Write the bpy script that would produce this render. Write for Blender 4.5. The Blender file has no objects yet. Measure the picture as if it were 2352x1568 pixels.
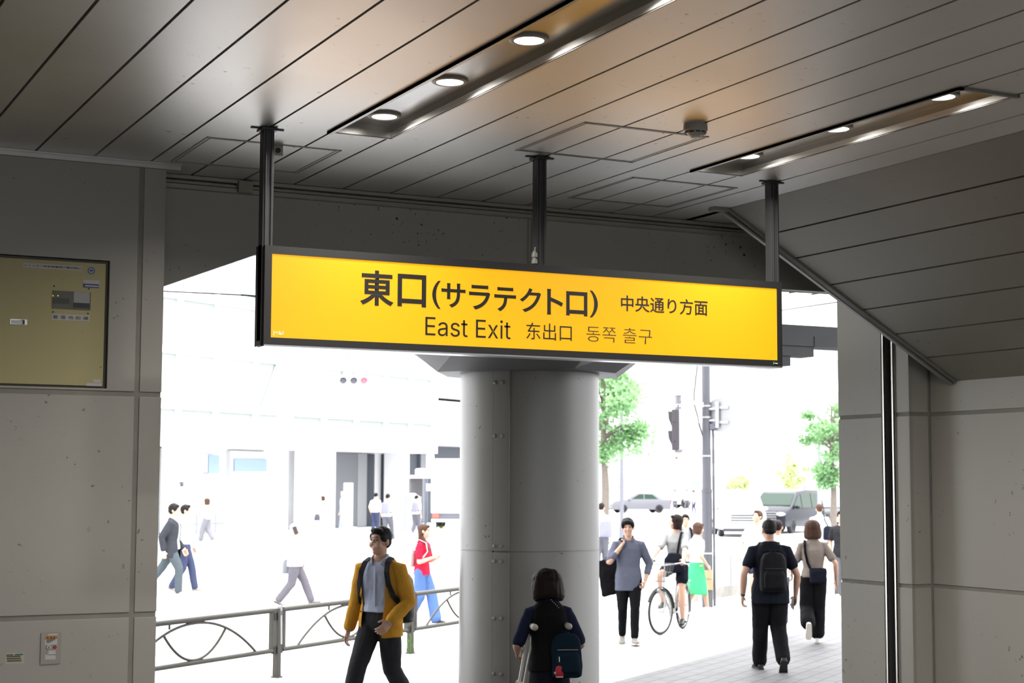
import bpy, bmesh, math, random
from mathutils import Vector, Matrix, noise
random.seed(7)
SC = bpy.context.scene
COL = SC.collection
R = math.radians

# ------------------------------------------------------------------ camera, sky, exposure
EYE = 2.15                                   # camera height (m); X runs along the sign, Y leads out to the street
FPX = 3717.4                                 # focal length in pixels of the 2352 px frame
YAW, PIT, ROL = R(26.7417), R(4.9910), R(0.2098)
_f = Vector((math.sin(YAW)*math.cos(PIT), math.cos(YAW)*math.cos(PIT), math.sin(PIT)))
_r0 = Vector((math.cos(YAW), -math.sin(YAW), 0))
_u0 = _r0.cross(_f)
_r = _r0*math.cos(ROL) + _u0*math.sin(ROL)
_u = -_r0*math.sin(ROL) + _u0*math.cos(ROL)
cam = bpy.data.cameras.new('camera')
cam.sensor_width = 36.0
cam.lens = 36.0*FPX/2352
cam.clip_end = 400
cam.dof.use_dof = True
cam.dof.focus_distance = 8.6
cam.dof.aperture_fstop = 5.6
camo = bpy.data.objects.new('camera', cam)
COL.objects.link(camo)
camo.matrix_world = Matrix(((_r.x, _u.x, -_f.x, 0), (_r.y, _u.y, -_f.y, 0), (_r.z, _u.z, -_f.z, EYE), (0, 0, 0, 1)))
SC.camera = camo

SC.view_settings.view_transform = 'Standard'
SC.view_settings.look = 'None'
SC.view_settings.gamma = 1.0
SC.view_settings.use_curve_mapping = False
SC.view_settings.exposure = 0.25
SKY_LOW, SKY_TOP = 2.4, 7.2
w = bpy.data.worlds.new('overcast_sky')
SC.world = w
w.use_nodes = True
_nt = w.node_tree
_n = _nt.nodes['Background']                 # overcast dome: bright overhead, dimmer towards the horizon
_tc = _nt.nodes.new('ShaderNodeTexCoord')
_sx = _nt.nodes.new('ShaderNodeSeparateXYZ')
_mr = _nt.nodes.new('ShaderNodeMapRange')
_mr.inputs[1].default_value = 0.0; _mr.inputs[2].default_value = 0.9
_mr.inputs[3].default_value = SKY_LOW; _mr.inputs[4].default_value = SKY_TOP
_nt.links.new(_tc.outputs['Generated'], _sx.inputs[0]); _nt.links.new(_sx.outputs[2], _mr.inputs[0])
_n.inputs[0].default_value = (0.98, 0.99, 1.0, 1)
_nt.links.new(_mr.outputs[0], _n.inputs[1])
SC.cycles.max_bounces = 7
SC.cycles.diffuse_bounces = 5
SC.cycles.glossy_bounces = 4
SC.cycles.transmission_bounces = 4
SC.cycles.transparent_max_bounces = 6
SC.cycles.caustics_reflective = False
SC.cycles.caustics_refractive = False
SC.cycles.sample_clamp_indirect = 12
sun = bpy.data.lights.new('sun', 'SUN')
sun.energy = 3.0
sun.angle = R(25)
suno = bpy.data.objects.new('sun', sun)
COL.objects.link(suno)
suno.rotation_euler = (R(20), R(14), R(0))

def ray(px, py):
    return _f + _r*((px-1176)/FPX) - _u*((py-784)/FPX)
def gnd(px, py, z=0.0):                      # ground point seen at a frame position
    d = ray(px, py)
    p = Vector((0, 0, EYE)) + d*((z-EYE)/d.z)
    return p
def atd(px, py, dep):                        # point at a depth along the view axis
    return Vector((0, 0, EYE)) + ray(px, py)*dep
def aty(px, py, Y):
    d = ray(px, py)
    return Vector((0, 0, EYE)) + d*(Y/d.y)

# ------------------------------------------------------------------ materials
MATS = {}
def mat(name, col, rough=0.6, metal=0.0, var=0.06, scale=6.0, bump=0.0, bscale=60.0, emit=0.0, spec=0.5, alpha=1.0, ecol=None, trans=0.0):
    if name in MATS:
        return MATS[name]
    m = bpy.data.materials.new(name)
    m.use_nodes = True
    nt = m.node_tree
    b = nt.nodes['Principled BSDF']
    b.inputs['Roughness'].default_value = rough
    b.inputs['Metallic'].default_value = metal
    b.inputs['Specular IOR Level'].default_value = spec
    tc = nt.nodes.new('ShaderNodeTexCoord')
    if var > 0:
        nz = nt.nodes.new('ShaderNodeTexNoise')
        nz.inputs['Scale'].default_value = scale
        nz.inputs['Detail'].default_value = 5
        rp = nt.nodes.new('ShaderNodeMix')
        rp.data_type = 'RGBA'
        c = Vector(col[:3])
        a = [max(0, x*(1-var)) for x in c]
        d = [min(1, x*(1+var)) for x in c]
        rp.inputs[6].default_value = (*a, 1)
        rp.inputs[7].default_value = (*d, 1)
        nt.links.new(tc.outputs['Object'], nz.inputs['Vector'])
        nt.links.new(nz.outputs['Fac'], rp.inputs[0])
        nt.links.new(rp.outputs[2], b.inputs['Base Color'])
    else:
        b.inputs['Base Color'].default_value = (*col[:3], 1)
    if bump > 0:
        n2 = nt.nodes.new('ShaderNodeTexNoise')
        n2.inputs['Scale'].default_value = bscale
        n2.inputs['Detail'].default_value = 4
        bp = nt.nodes.new('ShaderNodeBump')
        bp.inputs['Strength'].default_value = bump
        bp.inputs['Distance'].default_value = 0.01
        nt.links.new(tc.outputs['Object'], n2.inputs['Vector'])
        nt.links.new(n2.outputs['Fac'], bp.inputs['Height'])
        nt.links.new(bp.outputs['Normal'], b.inputs['Normal'])
    if emit > 0:
        b.inputs['Emission Color'].default_value = (*(ecol or col)[:3], 1)
        b.inputs['Emission Strength'].default_value = emit
    if trans > 0:
        b.inputs['Transmission Weight'].default_value = trans
    if alpha < 1:
        b.inputs['Alpha'].default_value = alpha
    MATS[name] = m
    return m

def speckle_mat(name, col, dark, rough=0.5, spec=0.5, size=14.0, lo=0.70, hi=0.74, metal=0.0, streak=0.0):
    """painted panel with scattered small dirt specks and a faint cloudy variation"""
    m = bpy.data.materials.new(name)
    m.use_nodes = True
    nt = m.node_tree
    L = nt.links.new
    b = nt.nodes['Principled BSDF']
    b.inputs['Metallic'].default_value = metal
    b.inputs['Specular IOR Level'].default_value = spec
    tc = nt.nodes.new('ShaderNodeTexCoord')
    n1 = nt.nodes.new('ShaderNodeTexNoise'); n1.inputs['Scale'].default_value = 1.7; n1.inputs['Detail'].default_value = 6
    n2 = nt.nodes.new('ShaderNodeTexNoise'); n2.inputs['Scale'].default_value = size; n2.inputs['Detail'].default_value = 2
    n3 = nt.nodes.new('ShaderNodeTexNoise'); n3.inputs['Scale'].default_value = 2.3
    for n in (n1, n2, n3):
        L(tc.outputs['Object'], n.inputs['Vector'])
    mx = nt.nodes.new('ShaderNodeMix'); mx.data_type = 'RGBA'
    mx.inputs[6].default_value = (*[x*0.9 for x in col], 1); mx.inputs[7].default_value = (*[min(1, x*1.08) for x in col], 1)
    L(n1.outputs['Fac'], mx.inputs[0])
    r1 = nt.nodes.new('ShaderNodeMapRange'); r1.inputs[1].default_value = lo; r1.inputs[2].default_value = hi
    L(n2.outputs['Fac'], r1.inputs[0])
    r2 = nt.nodes.new('ShaderNodeMapRange'); r2.inputs[1].default_value = 0.48; r2.inputs[2].default_value = 0.62
    L(n3.outputs['Fac'], r2.inputs[0])
    mu = nt.nodes.new('ShaderNodeMath'); mu.operation = 'MULTIPLY'
    L(r1.outputs[0], mu.inputs[0]); L(r2.outputs[0], mu.inputs[1])
    m2 = nt.nodes.new('ShaderNodeMix'); m2.data_type = 'RGBA'
    m2.inputs[7].default_value = (*dark, 1)
    L(mu.outputs[0], m2.inputs[0]); L(mx.outputs[2], m2.inputs[6])
    L(m2.outputs[2], b.inputs['Base Color'])
    rr = nt.nodes.new('ShaderNodeMapRange'); rr.inputs[3].default_value = rough*0.88; rr.inputs[4].default_value = rough*1.12
    L(n1.outputs['Fac'], rr.inputs[0]); L(rr.outputs[0], b.inputs['Roughness'])
    MATS[name] = m
    return m

M_CEIL = speckle_mat('ceiling_painted_steel', (0.75, 0.725, 0.685), (0.33, 0.32, 0.29), rough=0.45, metal=0.94, spec=0.6, size=30)
M_WALL = speckle_mat('wall_panel_paint', (0.45, 0.425, 0.375), (0.16, 0.15, 0.12), rough=0.42, size=26)
M_JOINT = mat('wall_joint_sealant', (0.30, 0.285, 0.25), 0.7, var=0.2, scale=9)
M_BEAM = speckle_mat('beam_steel_paint', (0.44, 0.43, 0.375), (0.04, 0.04, 0.04), rough=0.55, size=34, lo=0.66, hi=0.70)
M_PILLAR = speckle_mat('pillar_steel_paint', (0.27, 0.267, 0.26), (0.1, 0.09, 0.08), rough=0.36, size=22)
M_DARKGAP = mat('dark_gap', (0.012, 0.012, 0.012), 0.9, var=0)
M_RAIL = mat('galvanised_rail', (0.36, 0.34, 0.29), 0.5, metal=0.3, var=0.1)
M_TRIM = mat('trim_aluminium', (0.42, 0.41, 0.39), 0.35, metal=0.7, var=0.05)
M_STEEL = mat('stainless_steel', (0.55, 0.53, 0.50), 0.3, metal=0.9, var=0.12, scale=20)
M_SIGNFRAME = mat('sign_frame_grey', (0.030, 0.029, 0.029), 0.42, metal=0.25, var=0.05)
M_ALU = mat('sign_base_aluminium', (0.75, 0.75, 0.8), 0.28, metal=0.8, var=0.02)
M_HANGER = mat('hanger_grey', (0.06, 0.058, 0.06), 0.38, metal=0.35, var=0.05)
M_INK = mat('sign_ink', (0.012, 0.009, 0.007), 0.5, var=0)
M_WHITE = mat('white_paint', (0.8, 0.8, 0.8), 0.5, var=0.03)
M_IVORY = mat('ivory_plastic', (0.55, 0.52, 0.44), 0.45, var=0.04)
M_BLACK = mat('black_plastic', (0.02, 0.02, 0.022), 0.45, var=0.05)

# ------------------------------------------------------------------ mesh helpers
class MB:
    def __init__(s):
        s.bm = bmesh.new()
    def box(s, lo, hi):
        lo = Vector(lo); hi = Vector(hi)
        mtx = Matrix.Translation((lo+hi)/2) @ Matrix.Diagonal((*(hi-lo), 1))
        bmesh.ops.create_cube(s.bm, size=1.0, matrix=mtx)
        return s
    def obox(s, c, size, mtx=None):
        m = Matrix.Translation(Vector(c)) @ (mtx.to_4x4() if mtx else Matrix()) @ Matrix.Diagonal((*size, 1))
        bmesh.ops.create_cube(s.bm, size=1.0, matrix=m)
        return s
    def poly(s, pts, vec):
        """prism: planar polygon pushed along vec"""
        vec = Vector(vec)
        a = [s.bm.verts.new(Vector(p)) for p in pts]
        b = [s.bm.verts.new(Vector(p)+vec) for p in pts]
        s.bm.faces.new(a[::-1]); s.bm.faces.new(b)
        n = len(a)
        for i in range(n):
            s.bm.faces.new((a[i], a[(i+1) % n], b[(i+1) % n], b[i]))
        return s
    def face(s, pts):
        s.bm.faces.new([s.bm.verts.new(Vector(p)) for p in pts]); return s
    def rings(s, rings, cap=True, closed=False):
        vs = [[s.bm.verts.new(p) for p in r] for r in rings]
        n = len(vs[0])
        k = len(vs)
        for i in range(k if closed else k-1):
            A, B = vs[i], vs[(i+1) % k]
            for j in range(n):
                s.bm.faces.new((A[j], A[(j+1) % n], B[(j+1) % n], B[j]))
        if cap and not closed:
            s.bm.faces.new(vs[0][::-1]); s.bm.faces.new(vs[-1])
        return s
    def tube(s, pts, rad, n=10, cap=True, closed=False):
        pts = [Vector(p) for p in pts]
        rads = rad if isinstance(rad, (list, tuple)) else [rad]*len(pts)
        rs = []
        up = None
        k = len(pts)
        for i, p in enumerate(pts):
            if closed:
                t = pts[(i+1) % k]-pts[i-1]
            else:
                t = pts[min(i+1, k-1)]-pts[max(i-1, 0)]
            t.normalize()
            if up is None:
                up = Vector((0, 0, 1)) if abs(t.z) < 0.9 else Vector((0, 1, 0))
            x = t.cross(up).normalized()
            up = x.cross(t).normalized()
            rs.append([p + (x*math.cos(2*math.pi*j/n) + up*math.sin(2*math.pi*j/n))*rads[i] for j in range(n)])
        return s.rings(rs, cap, closed)
    def cyl(s, a, b, r, n=20, r2=None):
        return s.tube([a, b], [r, r if r2 is None else r2], n)
    def lathe(s, prof, c=(0, 0, 0), axis='Z', n=32):
        """prof: list of (radius, height)"""
        c = Vector(c); rs = []
        for (r, h) in prof:
            ring = []
            for j in range(n):
                a = 2*math.pi*j/n
                x, y = max(r, 1e-5)*math.cos(a), max(r, 1e-5)*math.sin(a)
                v = {'Z': (x, y, h), 'Y': (x, h, y), 'X': (h, x, y)}[axis]
                ring.append(c+Vector(v))
            rs.append(ring)
        return s.rings(rs)
    def torus(s, c, R_, r, ax=Vector((0, 0, 1)), n=40, m=8, sy=1.0):
        ax = Vector(ax).normalized()
        x = ax.orthogonal().normalized(); y = ax.cross(x)
        rs = []
        for i in range(n):
            a = 2*math.pi*i/n
            d = x*math.cos(a)+y*math.sin(a)
            p = Vector(c)+d*R_
            rs.append([p+(d*math.cos(2*math.pi*j/m)+ax*sy*math.sin(2*math.pi*j/m))*r for j in range(m)])
        return s.rings(rs, closed=True)
    def ball(s, c, r, n=16, scale=(1, 1, 1), rot=None):
        m = Matrix.Translation(Vector(c)) @ (rot.to_4x4() if rot else Matrix()) @ Matrix.Diagonal((*scale, 1))
        bmesh.ops.create_uvsphere(s.bm, u_segments=n, v_segments=max(6, n//2), radius=r, matrix=m)
        return s
    def build(s, name, material, parent=None, smooth=False, bevel=0.0, angle=40):
        bmesh.ops.recalc_face_normals(s.bm, faces=s.bm.faces)
        if bevel > 0:
            bmesh.ops.bevel(s.bm, geom=[e for e in s.bm.edges if e.is_manifold and e.calc_face_angle(0) > 0.6], offset=bevel, segments=2, affect='EDGES', profile=0.6)
        me = bpy.data.meshes.new(name)
        s.bm.to_mesh(me); s.bm.free()
        me.materials.append(material)
        if smooth:
            me.polygons.foreach_set('use_smooth', [True]*len(me.polygons))
            try:
                me.set_sharp_from_angle(angle=R(angle))
            except Exception:
                pass
        o = bpy.data.objects.new(name, me)
        COL.objects.link(o)
        if parent:
            o.parent = parent
        return o

def tag(o, label=None, cat=None, group=None, kind=None):
    if label: o['label'] = label
    if cat: o['category'] = cat
    if group: o['group'] = group
    if kind: o['kind'] = kind
    return o
def thing(name, label, cat, loc=(0, 0, 0), rz=0.0, group=None, kind=None):
    o = bpy.data.objects.new(name, None)
    o.empty_display_size = 0.2
    COL.objects.link(o)
    o.location = loc; o.rotation_euler = (0, 0, rz)
    return tag(o, label, cat, group, kind)
def struct(o, label=None, cat=None):
    o['kind'] = 'structure'
    return tag(o, label, cat)
def copy_tree(o, parent=None):
    c = o.copy(); COL.objects.link(c)
    if parent: c.parent = parent
    for ch in list(o.children):
        copy_tree(ch, c)
    return c

try:                                          # Blender's own bundled sans face for the Latin words
    SANS = bpy.data.fonts.load(__import__('os').path.join(bpy.utils.system_resource('DATAFILES', path='fonts'), 'Inter.woff2'))
except Exception:
    SANS = None
# text as flat raised lettering, fitted to a box in the plane x (right), z (up); faces -Y
def lettering(name, s, x0, x1, z0, z1, y, material, parent, bold=0.0, depth=0.0015, font=None):
    cu = bpy.data.curves.new('lettering_curve', 'FONT')
    cu.body = s; cu.size = 1.0
    if font: cu.font = font
    cu.offset = bold; cu.extrude = 0.0
    cu.resolution_u = 6
    to = bpy.data.objects.new('lettering_curve', cu)
    COL.objects.link(to)
    dg = bpy.context.evaluated_depsgraph_get()
    dg.update()
    me = bpy.data.meshes.new_from_object(to.evaluated_get(dg))
    bpy.data.objects.remove(to); bpy.data.curves.remove(cu)
    xs = [v.co.x for v in me.vertices]; ys = [v.co.y for v in me.vertices]
    ax, bx, ay, by = min(xs), max(xs), min(ys), max(ys)
    for v in me.vertices:
        v.co = Vector((x0+(v.co.x-ax)/(bx-ax)*(x1-x0), y-depth, z0+(v.co.y-ay)/max(by-ay, 1e-6)*(z1-z0)))
    me.name = name
    me.materials.clear(); me.materials.append(material)
    o = bpy.data.objects.new(name, me)
    COL.objects.link(o)
    if parent: o.parent = parent
    return o

# ================================================================== the underpass
ZC = 3.915                                    # ceiling height
KD = R(36.12)                                 # heading of the kerb and of the paving courses
kdir = Vector((math.cos(KD), math.sin(KD), 0)); knor = Vector((-math.sin(KD), math.cos(KD), 0))
KP = gnd(740, 1531)                           # a point on the kerb line

# --- floor / road
def paving_mat(name, c1, c2, cm, bw, rh, ms):
    m = bpy.data.materials.new(name); m.use_nodes = True
    nt = m.node_tree; L = nt.links.new
    b = nt.nodes['Principled BSDF']; b.inputs['Roughness'].default_value = 0.62
    tc = nt.nodes.new('ShaderNodeTexCoord')
    mp = nt.nodes.new('ShaderNodeMapping'); mp.inputs['Rotation'].default_value = (0, 0, -KD)
    br = nt.nodes.new('ShaderNodeTexBrick')
    br.inputs['Scale'].default_value = 1.0
    br.inputs['Brick Width'].default_value = bw; br.inputs['Row Height'].default_value = rh
    br.inputs['Mortar Size'].default_value = ms; br.inputs['Mortar Smooth'].default_value = 0.2
    br.inputs['Color1'].default_value = (*c1, 1); br.inputs['Color2'].default_value = (*c2, 1)
    br.inputs['Mortar'].default_value = (*cm, 1)
    nz = nt.nodes.new('ShaderNodeTexNoise'); nz.inputs['Scale'].default_value = 1.3; nz.inputs['Detail'].default_value = 8
    mx = nt.nodes.new('ShaderNodeMix'); mx.data_type = 'RGBA'; mx.blend_type = 'MULTIPLY'
    rp = nt.nodes.new('ShaderNodeMapRange'); rp.inputs[3].default_value = 0.8; rp.inputs[4].default_value = 1.15
    L(tc.outputs['Object'], mp.inputs['Vector']); L(mp.outputs[0], br.inputs['Vector']); L(tc.outputs['Object'], nz.inputs['Vector'])
    L(nz.outputs['Fac'], rp.inputs[0]); mx.inputs[0].default_value = 1.0
    L(br.outputs['Color'], mx.inputs[6]); L(rp.outputs[0], mx.inputs[7])
    L(mx.outputs[2], b.inputs['Base Color'])
    bp = nt.nodes.new('ShaderNodeBump'); bp.inputs['Strength'].default_value = 0.5; bp.inputs['Distance'].default_value = 0.006
    bp.invert = True
    L(br.outputs['Fac'], bp.inputs['Height']); L(bp.outputs[0], b.inputs['Normal'])
    return m
def kp(a, d, z=0.0):                          # kerb frame: a along, d beyond the kerb
    p = KP + kdir*a + knor*d
    return Vector((p.x, p.y, z))
EDGE = -3.58                                    # the gray blocks of the passage meet the pale sidewalk slabs here
mb = MB()
mb.poly([kp(-70, EDGE), kp(90, EDGE), kp(90, -45), kp(-70, -45)], (0, 0, -0.25))
struct(mb.build('floor', paving_mat('block_paving', (0.125, 0.123, 0.13), (0.105, 0.103, 0.11), (0.04, 0.04, 0.045), 0.40, 0.20, 0.011)), 'grey block paving of the passage', 'floor')
mb = MB()
mb.poly([kp(-70, 0), kp(90, 0), kp(90, EDGE), kp(-70, EDGE)], (0, 0, -0.25))
struct(mb.build('sidewalk', paving_mat('slab_paving', (0.30, 0.30, 0.305), (0.27, 0.27, 0.275), (0.20, 0.20, 0.205), 0.60, 0.30, 0.010)), 'pale slab paving of the sidewalk along the guard fence', 'sidewalk')
M_ASPH = mat('asphalt', (0.58, 0.58, 0.60), 0.8, var=0.25, scale=90, bump=0.4, bscale=120)
mb = MB(); mb.poly([kp(-90, 0.16, -0.004), kp(190, 0.16, -0.004), kp(190, 150, -0.004), kp(-90, 150, -0.004)], (0, 0, -0.25))
struct(mb.build('road', M_ASPH), 'pale asphalt roadway beyond the guard fence', 'road')
mb = MB(); mb.poly([kp(-70, 0.0, 0.0), kp(90, 0.0, 0.0), kp(90, 0.16, 0.0), kp(-70, 0.16, 0.0)], (0, 0, -0.25))
struct(mb.build('kerb', mat('kerb_stone', (0.42, 0.41, 0.40), 0.7, var=0.2, scale=12)), 'stone kerb edging the sidewalk under the fence', 'kerb')

# --- ceiling strips
P0, PW, GAP = 1.2565, 0.3108, 0.014
Y0C, Y1C = -10.0, 9.085
T1 = (P0+5*PW, P0+6*PW)                       # strip taken by the left light trough
T2 = (P0+12*PW, P0+13*PW)
TR1 = [(3.0, 7.612)]
TR2 = [(5.448, 7.612)]
TR0 = []
mb = MB()
def strip(x0, x1):
    holes = TR1 if abs(x0-T1[0]) < 0.01 else TR2 if abs(x0-T2[0]) < 0.01 else []
    cuts = [4.39] if x0 > 4.1 else []
    segs = [(Y0C, Y1C)]
    for h in holes:
        segs = [q for s in segs for q in ([(s[0], h[0]), (h[1], s[1])] if s[0] < h[0] and h[1] < s[1] else [s])]
    for c in cuts:
        segs = [q for s in segs for q in ([(s[0], c-0.006), (c+0.006, s[1])] if s[0] < c < s[1] else [s])]
    for (ya, yb) in segs:
        mb.box((x0+GAP/2, ya, ZC), (x1-GAP/2, yb, ZC+0.03))
for k in range(-19, 15):
    strip(P0+k*PW, P0+(k+1)*PW)
mb.box((P0+15*PW+GAP/2, Y0C, ZC), (5.872, Y1C, ZC+0.03))
mb.box((5.885, 8.605, ZC), (7.9, Y1C, ZC+0.03))
ceil = struct(mb.build('ceiling', M_CEIL, bevel=0.0), 'long grey metal ceiling strips with dark joints', 'ceiling')
mb = MB(); mb.box((P0-19*PW, Y0C, ZC+0.09), (8.6, 9.2, ZC+0.2))
mb.build('backing_board', M_DARKGAP, ceil)

# --- sloped soffit on the right
S0 = Vector((5.872, 0, 3.918)); S1 = Vector((7.757, 0, 2.858)); sd = (S1-S0); sl = sd.length; sd.normalize()
sn = Vector((-sd.z, 0, sd.x))                 # up and to the right
if sn.z < 0: sn = -sn
js = [0.0, 0.325, 0.60, 0.925, 1.235, 1.545, 1.85, sl]
mb = MB()
for a, b in zip(js[:-1], js[1:]):
    p = S0+sd*(a+(0.007 if a else 0)); q = S0+sd*(b-0.007 if b < sl else b)
    mb.poly([(p.x, Y0C, p.z), (q.x, Y0C, q.z), (q.x+sn.x*0.03, Y0C, q.z+sn.z*0.03), (p.x+sn.x*0.03, Y0C, p.z+sn.z*0.03)], (0, 8.57-Y0C, 0))
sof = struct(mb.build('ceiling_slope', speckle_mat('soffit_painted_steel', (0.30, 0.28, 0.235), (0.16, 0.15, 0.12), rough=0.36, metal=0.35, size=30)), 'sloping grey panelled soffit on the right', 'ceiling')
mb = MB()
p, q = S0+sn*0.04, S1+sn*0.04
mb.poly([(p.x, Y0C, p.z), (q.x, Y0C, q.z), (q.x+sn.x*0.05, Y0C, q.z+sn.z*0.05), (p.x+sn.x*0.05, Y0C, p.z+sn.z*0.05)], (0, 8.56-Y0C, 0))
mb.build('backing_board', M_DARKGAP, sof)
mb = MB()
p, q = S0-sd*0.0-sn*0.012, S1-sn*0.012
mb.poly([(p.x, 8.57, p.z), (q.x, 8.57, q.z), (q.x+sn.x*0.05, 8.57, q.z+sn.z*0.05), (p.x+sn.x*0.05, 8.57, p.z+sn.z*0.05)], (0, 0.012, 0))
mb.poly([(p.x, 8.582, p.z), (q.x, 8.582, q.z), (q.x+sn.x*0.1, 8.582, q.z+sn.z*0.1), (p.x+sn.x*0.1, 8.582, p.z+sn.z*0.1)], (0, 0.03, 0))
p, q = S0-sn*0.03, S1-sn*0.03
mb.poly([(p.x, 8.60, p.z), (q.x, 8.60, q.z), (q.x+sn.x*0.012, 8.60, q.z+sn.z*0.012), (p.x+sn.x*0.012, 8.60, p.z+sn.z*0.012)], (0, 0.03, 0))
mb.box((5.76, 8.56, 3.895), (5.88, 8.63, 3.914))
mb.build('end_trim', M_TRIM, sof)

# --- left wall: panels with recessed joints, opening for the control cabinet
BX0, BX1, BZ0, BZ1 = 1.16, 1.985, 2.652, 3.35
XL1 = 2.285
mb = MB()
JH = 0.028
def wp(x0, x1, z0, z1):
    mb.box((x0, 8.825, z0), (x1, 8.86, z1))
zs = [0.0, 1.432, 2.626, ZC-0.004]
xs = [-6.0, -3.4, -0.62, 2.150, XL1]
for i in range(4):
    for j in range(3):
        x0, x1 = xs[i]+(JH/2 if i else 0), xs[i+1]-(JH/2 if i < 3 else 0)
        z0, z1 = zs[j]+(JH/2 if j else 0), zs[j+1]-(JH/2 if j < 2 else 0)
        if i == 2 and j == 2:
            o4 = [(x0, z0), (x1, z0), (x1, z1), (x0, z1)]; i4 = [(BX0, BZ0), (BX1, BZ0), (BX1, BZ1), (BX0, BZ1)]
            vv = [[mb.bm.verts.new((x, y, z)) for (x, z) in r] for r in (o4, i4) for y in (8.825, 8.86)]
            for e in range(4):
                f_ = (e+1) % 4
                for A, B in ((vv[0], vv[2]), (vv[2], vv[3]), (vv[3], vv[1]), (vv[1], vv[0])):
                    mb.bm.faces.new((A[e], A[f_], B[f_], B[e]))
        else:
            wp(x0, x1, z0, z1)
wl = struct(mb.build('wall_left', M_WALL, bevel=0.003), 'pale grey metal wall panels on the left', 'wall')
mb = MB()
mb.box((-6.0, 8.832, 0), (BX0, 9.62, ZC)); mb.box((BX1, 8.832, 0), (XL1-0.004, 9.62, ZC))
mb.box((BX0, 8.832, 0), (BX1, 9.62, BZ0)); mb.box((BX0, 8.832, BZ1), (BX1, 9.62, ZC))
mb.build('wall_core', M_JOINT, wl)
mb = MB(); mb.box((-6.0, 8.80, ZC-0.035), (2.36, 8.826, ZC-0.006))
mb.box((-6.0, 8.79, ZC-0.012), (2.36, 8.826, ZC-0.001))
mb.build('top_trim', M_TRIM, wl)

# --- right wall
XW, XA, YC = 7.752, 7.562, 8.842
mb = MB()
def rp(y0, y1, z0, z1, X=XW, t=0.04):
    mb.box((X, y0, z0), (X+t, y1, z1))
zr = [0.0, 1.447, 2.640, ZC-0.005]
ys = [Y0C, -6.0, -2.4, 1.2, 4.9, 8.842]
for i in range(5):
    for j in range(3):
        rp(ys[i]+(0.01 if i else 0), ys[i+1]-(0.01 if i < 4 else 0), zr[j]+(0.013 if j else 0), zr[j+1]-(0.013 if j < 2 else 0))
for j in range(3):
    z0, z1 = zr[j]+(0.013 if j else 0), zr[j+1]-(0.013 if j < 2 else 0)
    mb.box((XA, YC, z0), (XW-0.02, YC+0.03, z1))          # step face
    mb.box((XA, YC, z0), (XA+0.03, 8.995, z1))            # jamb, near side of the shutter guide
    mb.box((XA, 9.135, z0), (XA+0.03, 9.627, z1))         # jamb, far side
wr = struct(mb.build('wall_right', M_WALL, bevel=0.003), 'pale grey metal wall panels and jamb on the right', 'wall')
mb = MB()
mb.box((XW+0.008, Y0C, 0), (8.6, YC+0.01, ZC))
mb.box((XA+0.008, YC+0.008, 0), (8.6, 8.99, ZC)); mb.box((XA+0.008, 9.14, 0), (8.6, 9.62, ZC)); mb.box((XA+0.16, 8.98, 0), (8.6, 9.15, ZC))
mb.build('wall_core', M_JOINT, wr)
mb = MB()                                                   # shutter guide channel
for y in (8.985, 9.085):
    mb.box((XA-0.012, y, 0), (XA+0.13, y+0.012, ZC)); mb.box((XA-0.012, y+0.028, 0), (XA+0.13, y+0.036, ZC))
    mb.box((XA-0.012, y, 0), (XA-0.006, y+0.036, ZC))
g = mb.build('shutter_guide', M_STEEL, wr); tag(g, 'polished steel shutter guide')
mb = MB(); mb.box((XA+0.06, 9.0, 0), (XA+0.15, 9.13, ZC)); mb.build('guide_slot', M_DARKGAP, g)

# --- lintel beam with haunch
mb = MB()
mb.poly([(2.2, 9.15, ZC+0.1), (2.2, 9.15, 3.20), (2.93, 9.15, 3.494), (7.65, 9.15, 3.503), (7.65, 9.15, ZC+0.1)], (0, 0.09, 0))
bm_ = struct(mb.build('beam', M_BEAM), 'dark grey steel lintel over the exit, haunched at its left end', 'beam')
mb = MB(); ca, cb0 = aty(1560, 655, 9.33), aty(1960, 677, 9.33); mb.tube([ca, cb0], 0.006, 8)
for k in (0.35, 0.62, 0.75): mb.box((ca.x+(cb0.x-ca.x)*k-0.006, 9.24, ca.z-0.004), (ca.x+(cb0.x-ca.x)*k+0.006, 9.33, ca.z+0.004))
mb.build('conduit', M_RAIL, bm_)
mb = MB(); mb.box((4.72, 9.138, 3.50), (4.728, 9.152, ZC)); mb.box((4.745, 9.138, 3.50), (4.75, 9.152, ZC))
mb.build('joint_cover', M_BEAM, bm_)
mb = MB()
mb.poly([(2.2, 9.24, 3.95), (2.2, 9.24, 3.205), (2.93, 9.24, 3.50), (7.65, 9.24, 3.509), (7.65, 9.24, 3.95)], (0, 0.03, 0))
mb.build('beam_core', M_BEAM, bm_)
mb = MB(); mb.box((-9, 9.64, 0), (1.9, 15.0, 5.0))  # hidden mass added to keep street light off the pillar's left side
struct(mb.build('light_blocker_left', M_BEAM), 'unseen building mass left of the exit, added to block side light', 'wall')
mb = MB(); mb.box((-6, 8.9, ZC+0.2), (8.6, 9.62, 6.0)); mb.box((-6, Y0C, ZC+0.2), (8.6, 9.0, ZC+0.5))
mb.box((-9, 9.62, 5.0), (9.5, 15.8, 5.4)); mb.box((9.5, 9.62, 5.0), (16, 18.6, 5.4))  # unseen decks past the lintel, added to shade the pillar and paving
struct(mb.build('upper_storey_shade_deck', M_BEAM), 'storey above the underpass, with an unseen deck added for shade', 'wall')
mb = MB()                                                   # conduit rails along the head of the beam
for (y, z, h) in ((9.085, 3.892, 0.02), (9.11, 3.868, 0.012), (9.10, 3.838, 0.024)):
    mb.box((2.29, y, z), (7.56, y+0.06, z+h))
mb.build('trim_1', M_RAIL)['kind'] = 'structure'
mb = MB(); mb.box((2.775, 9.06, 3.838), (2.862, 9.15, 3.905))
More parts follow.
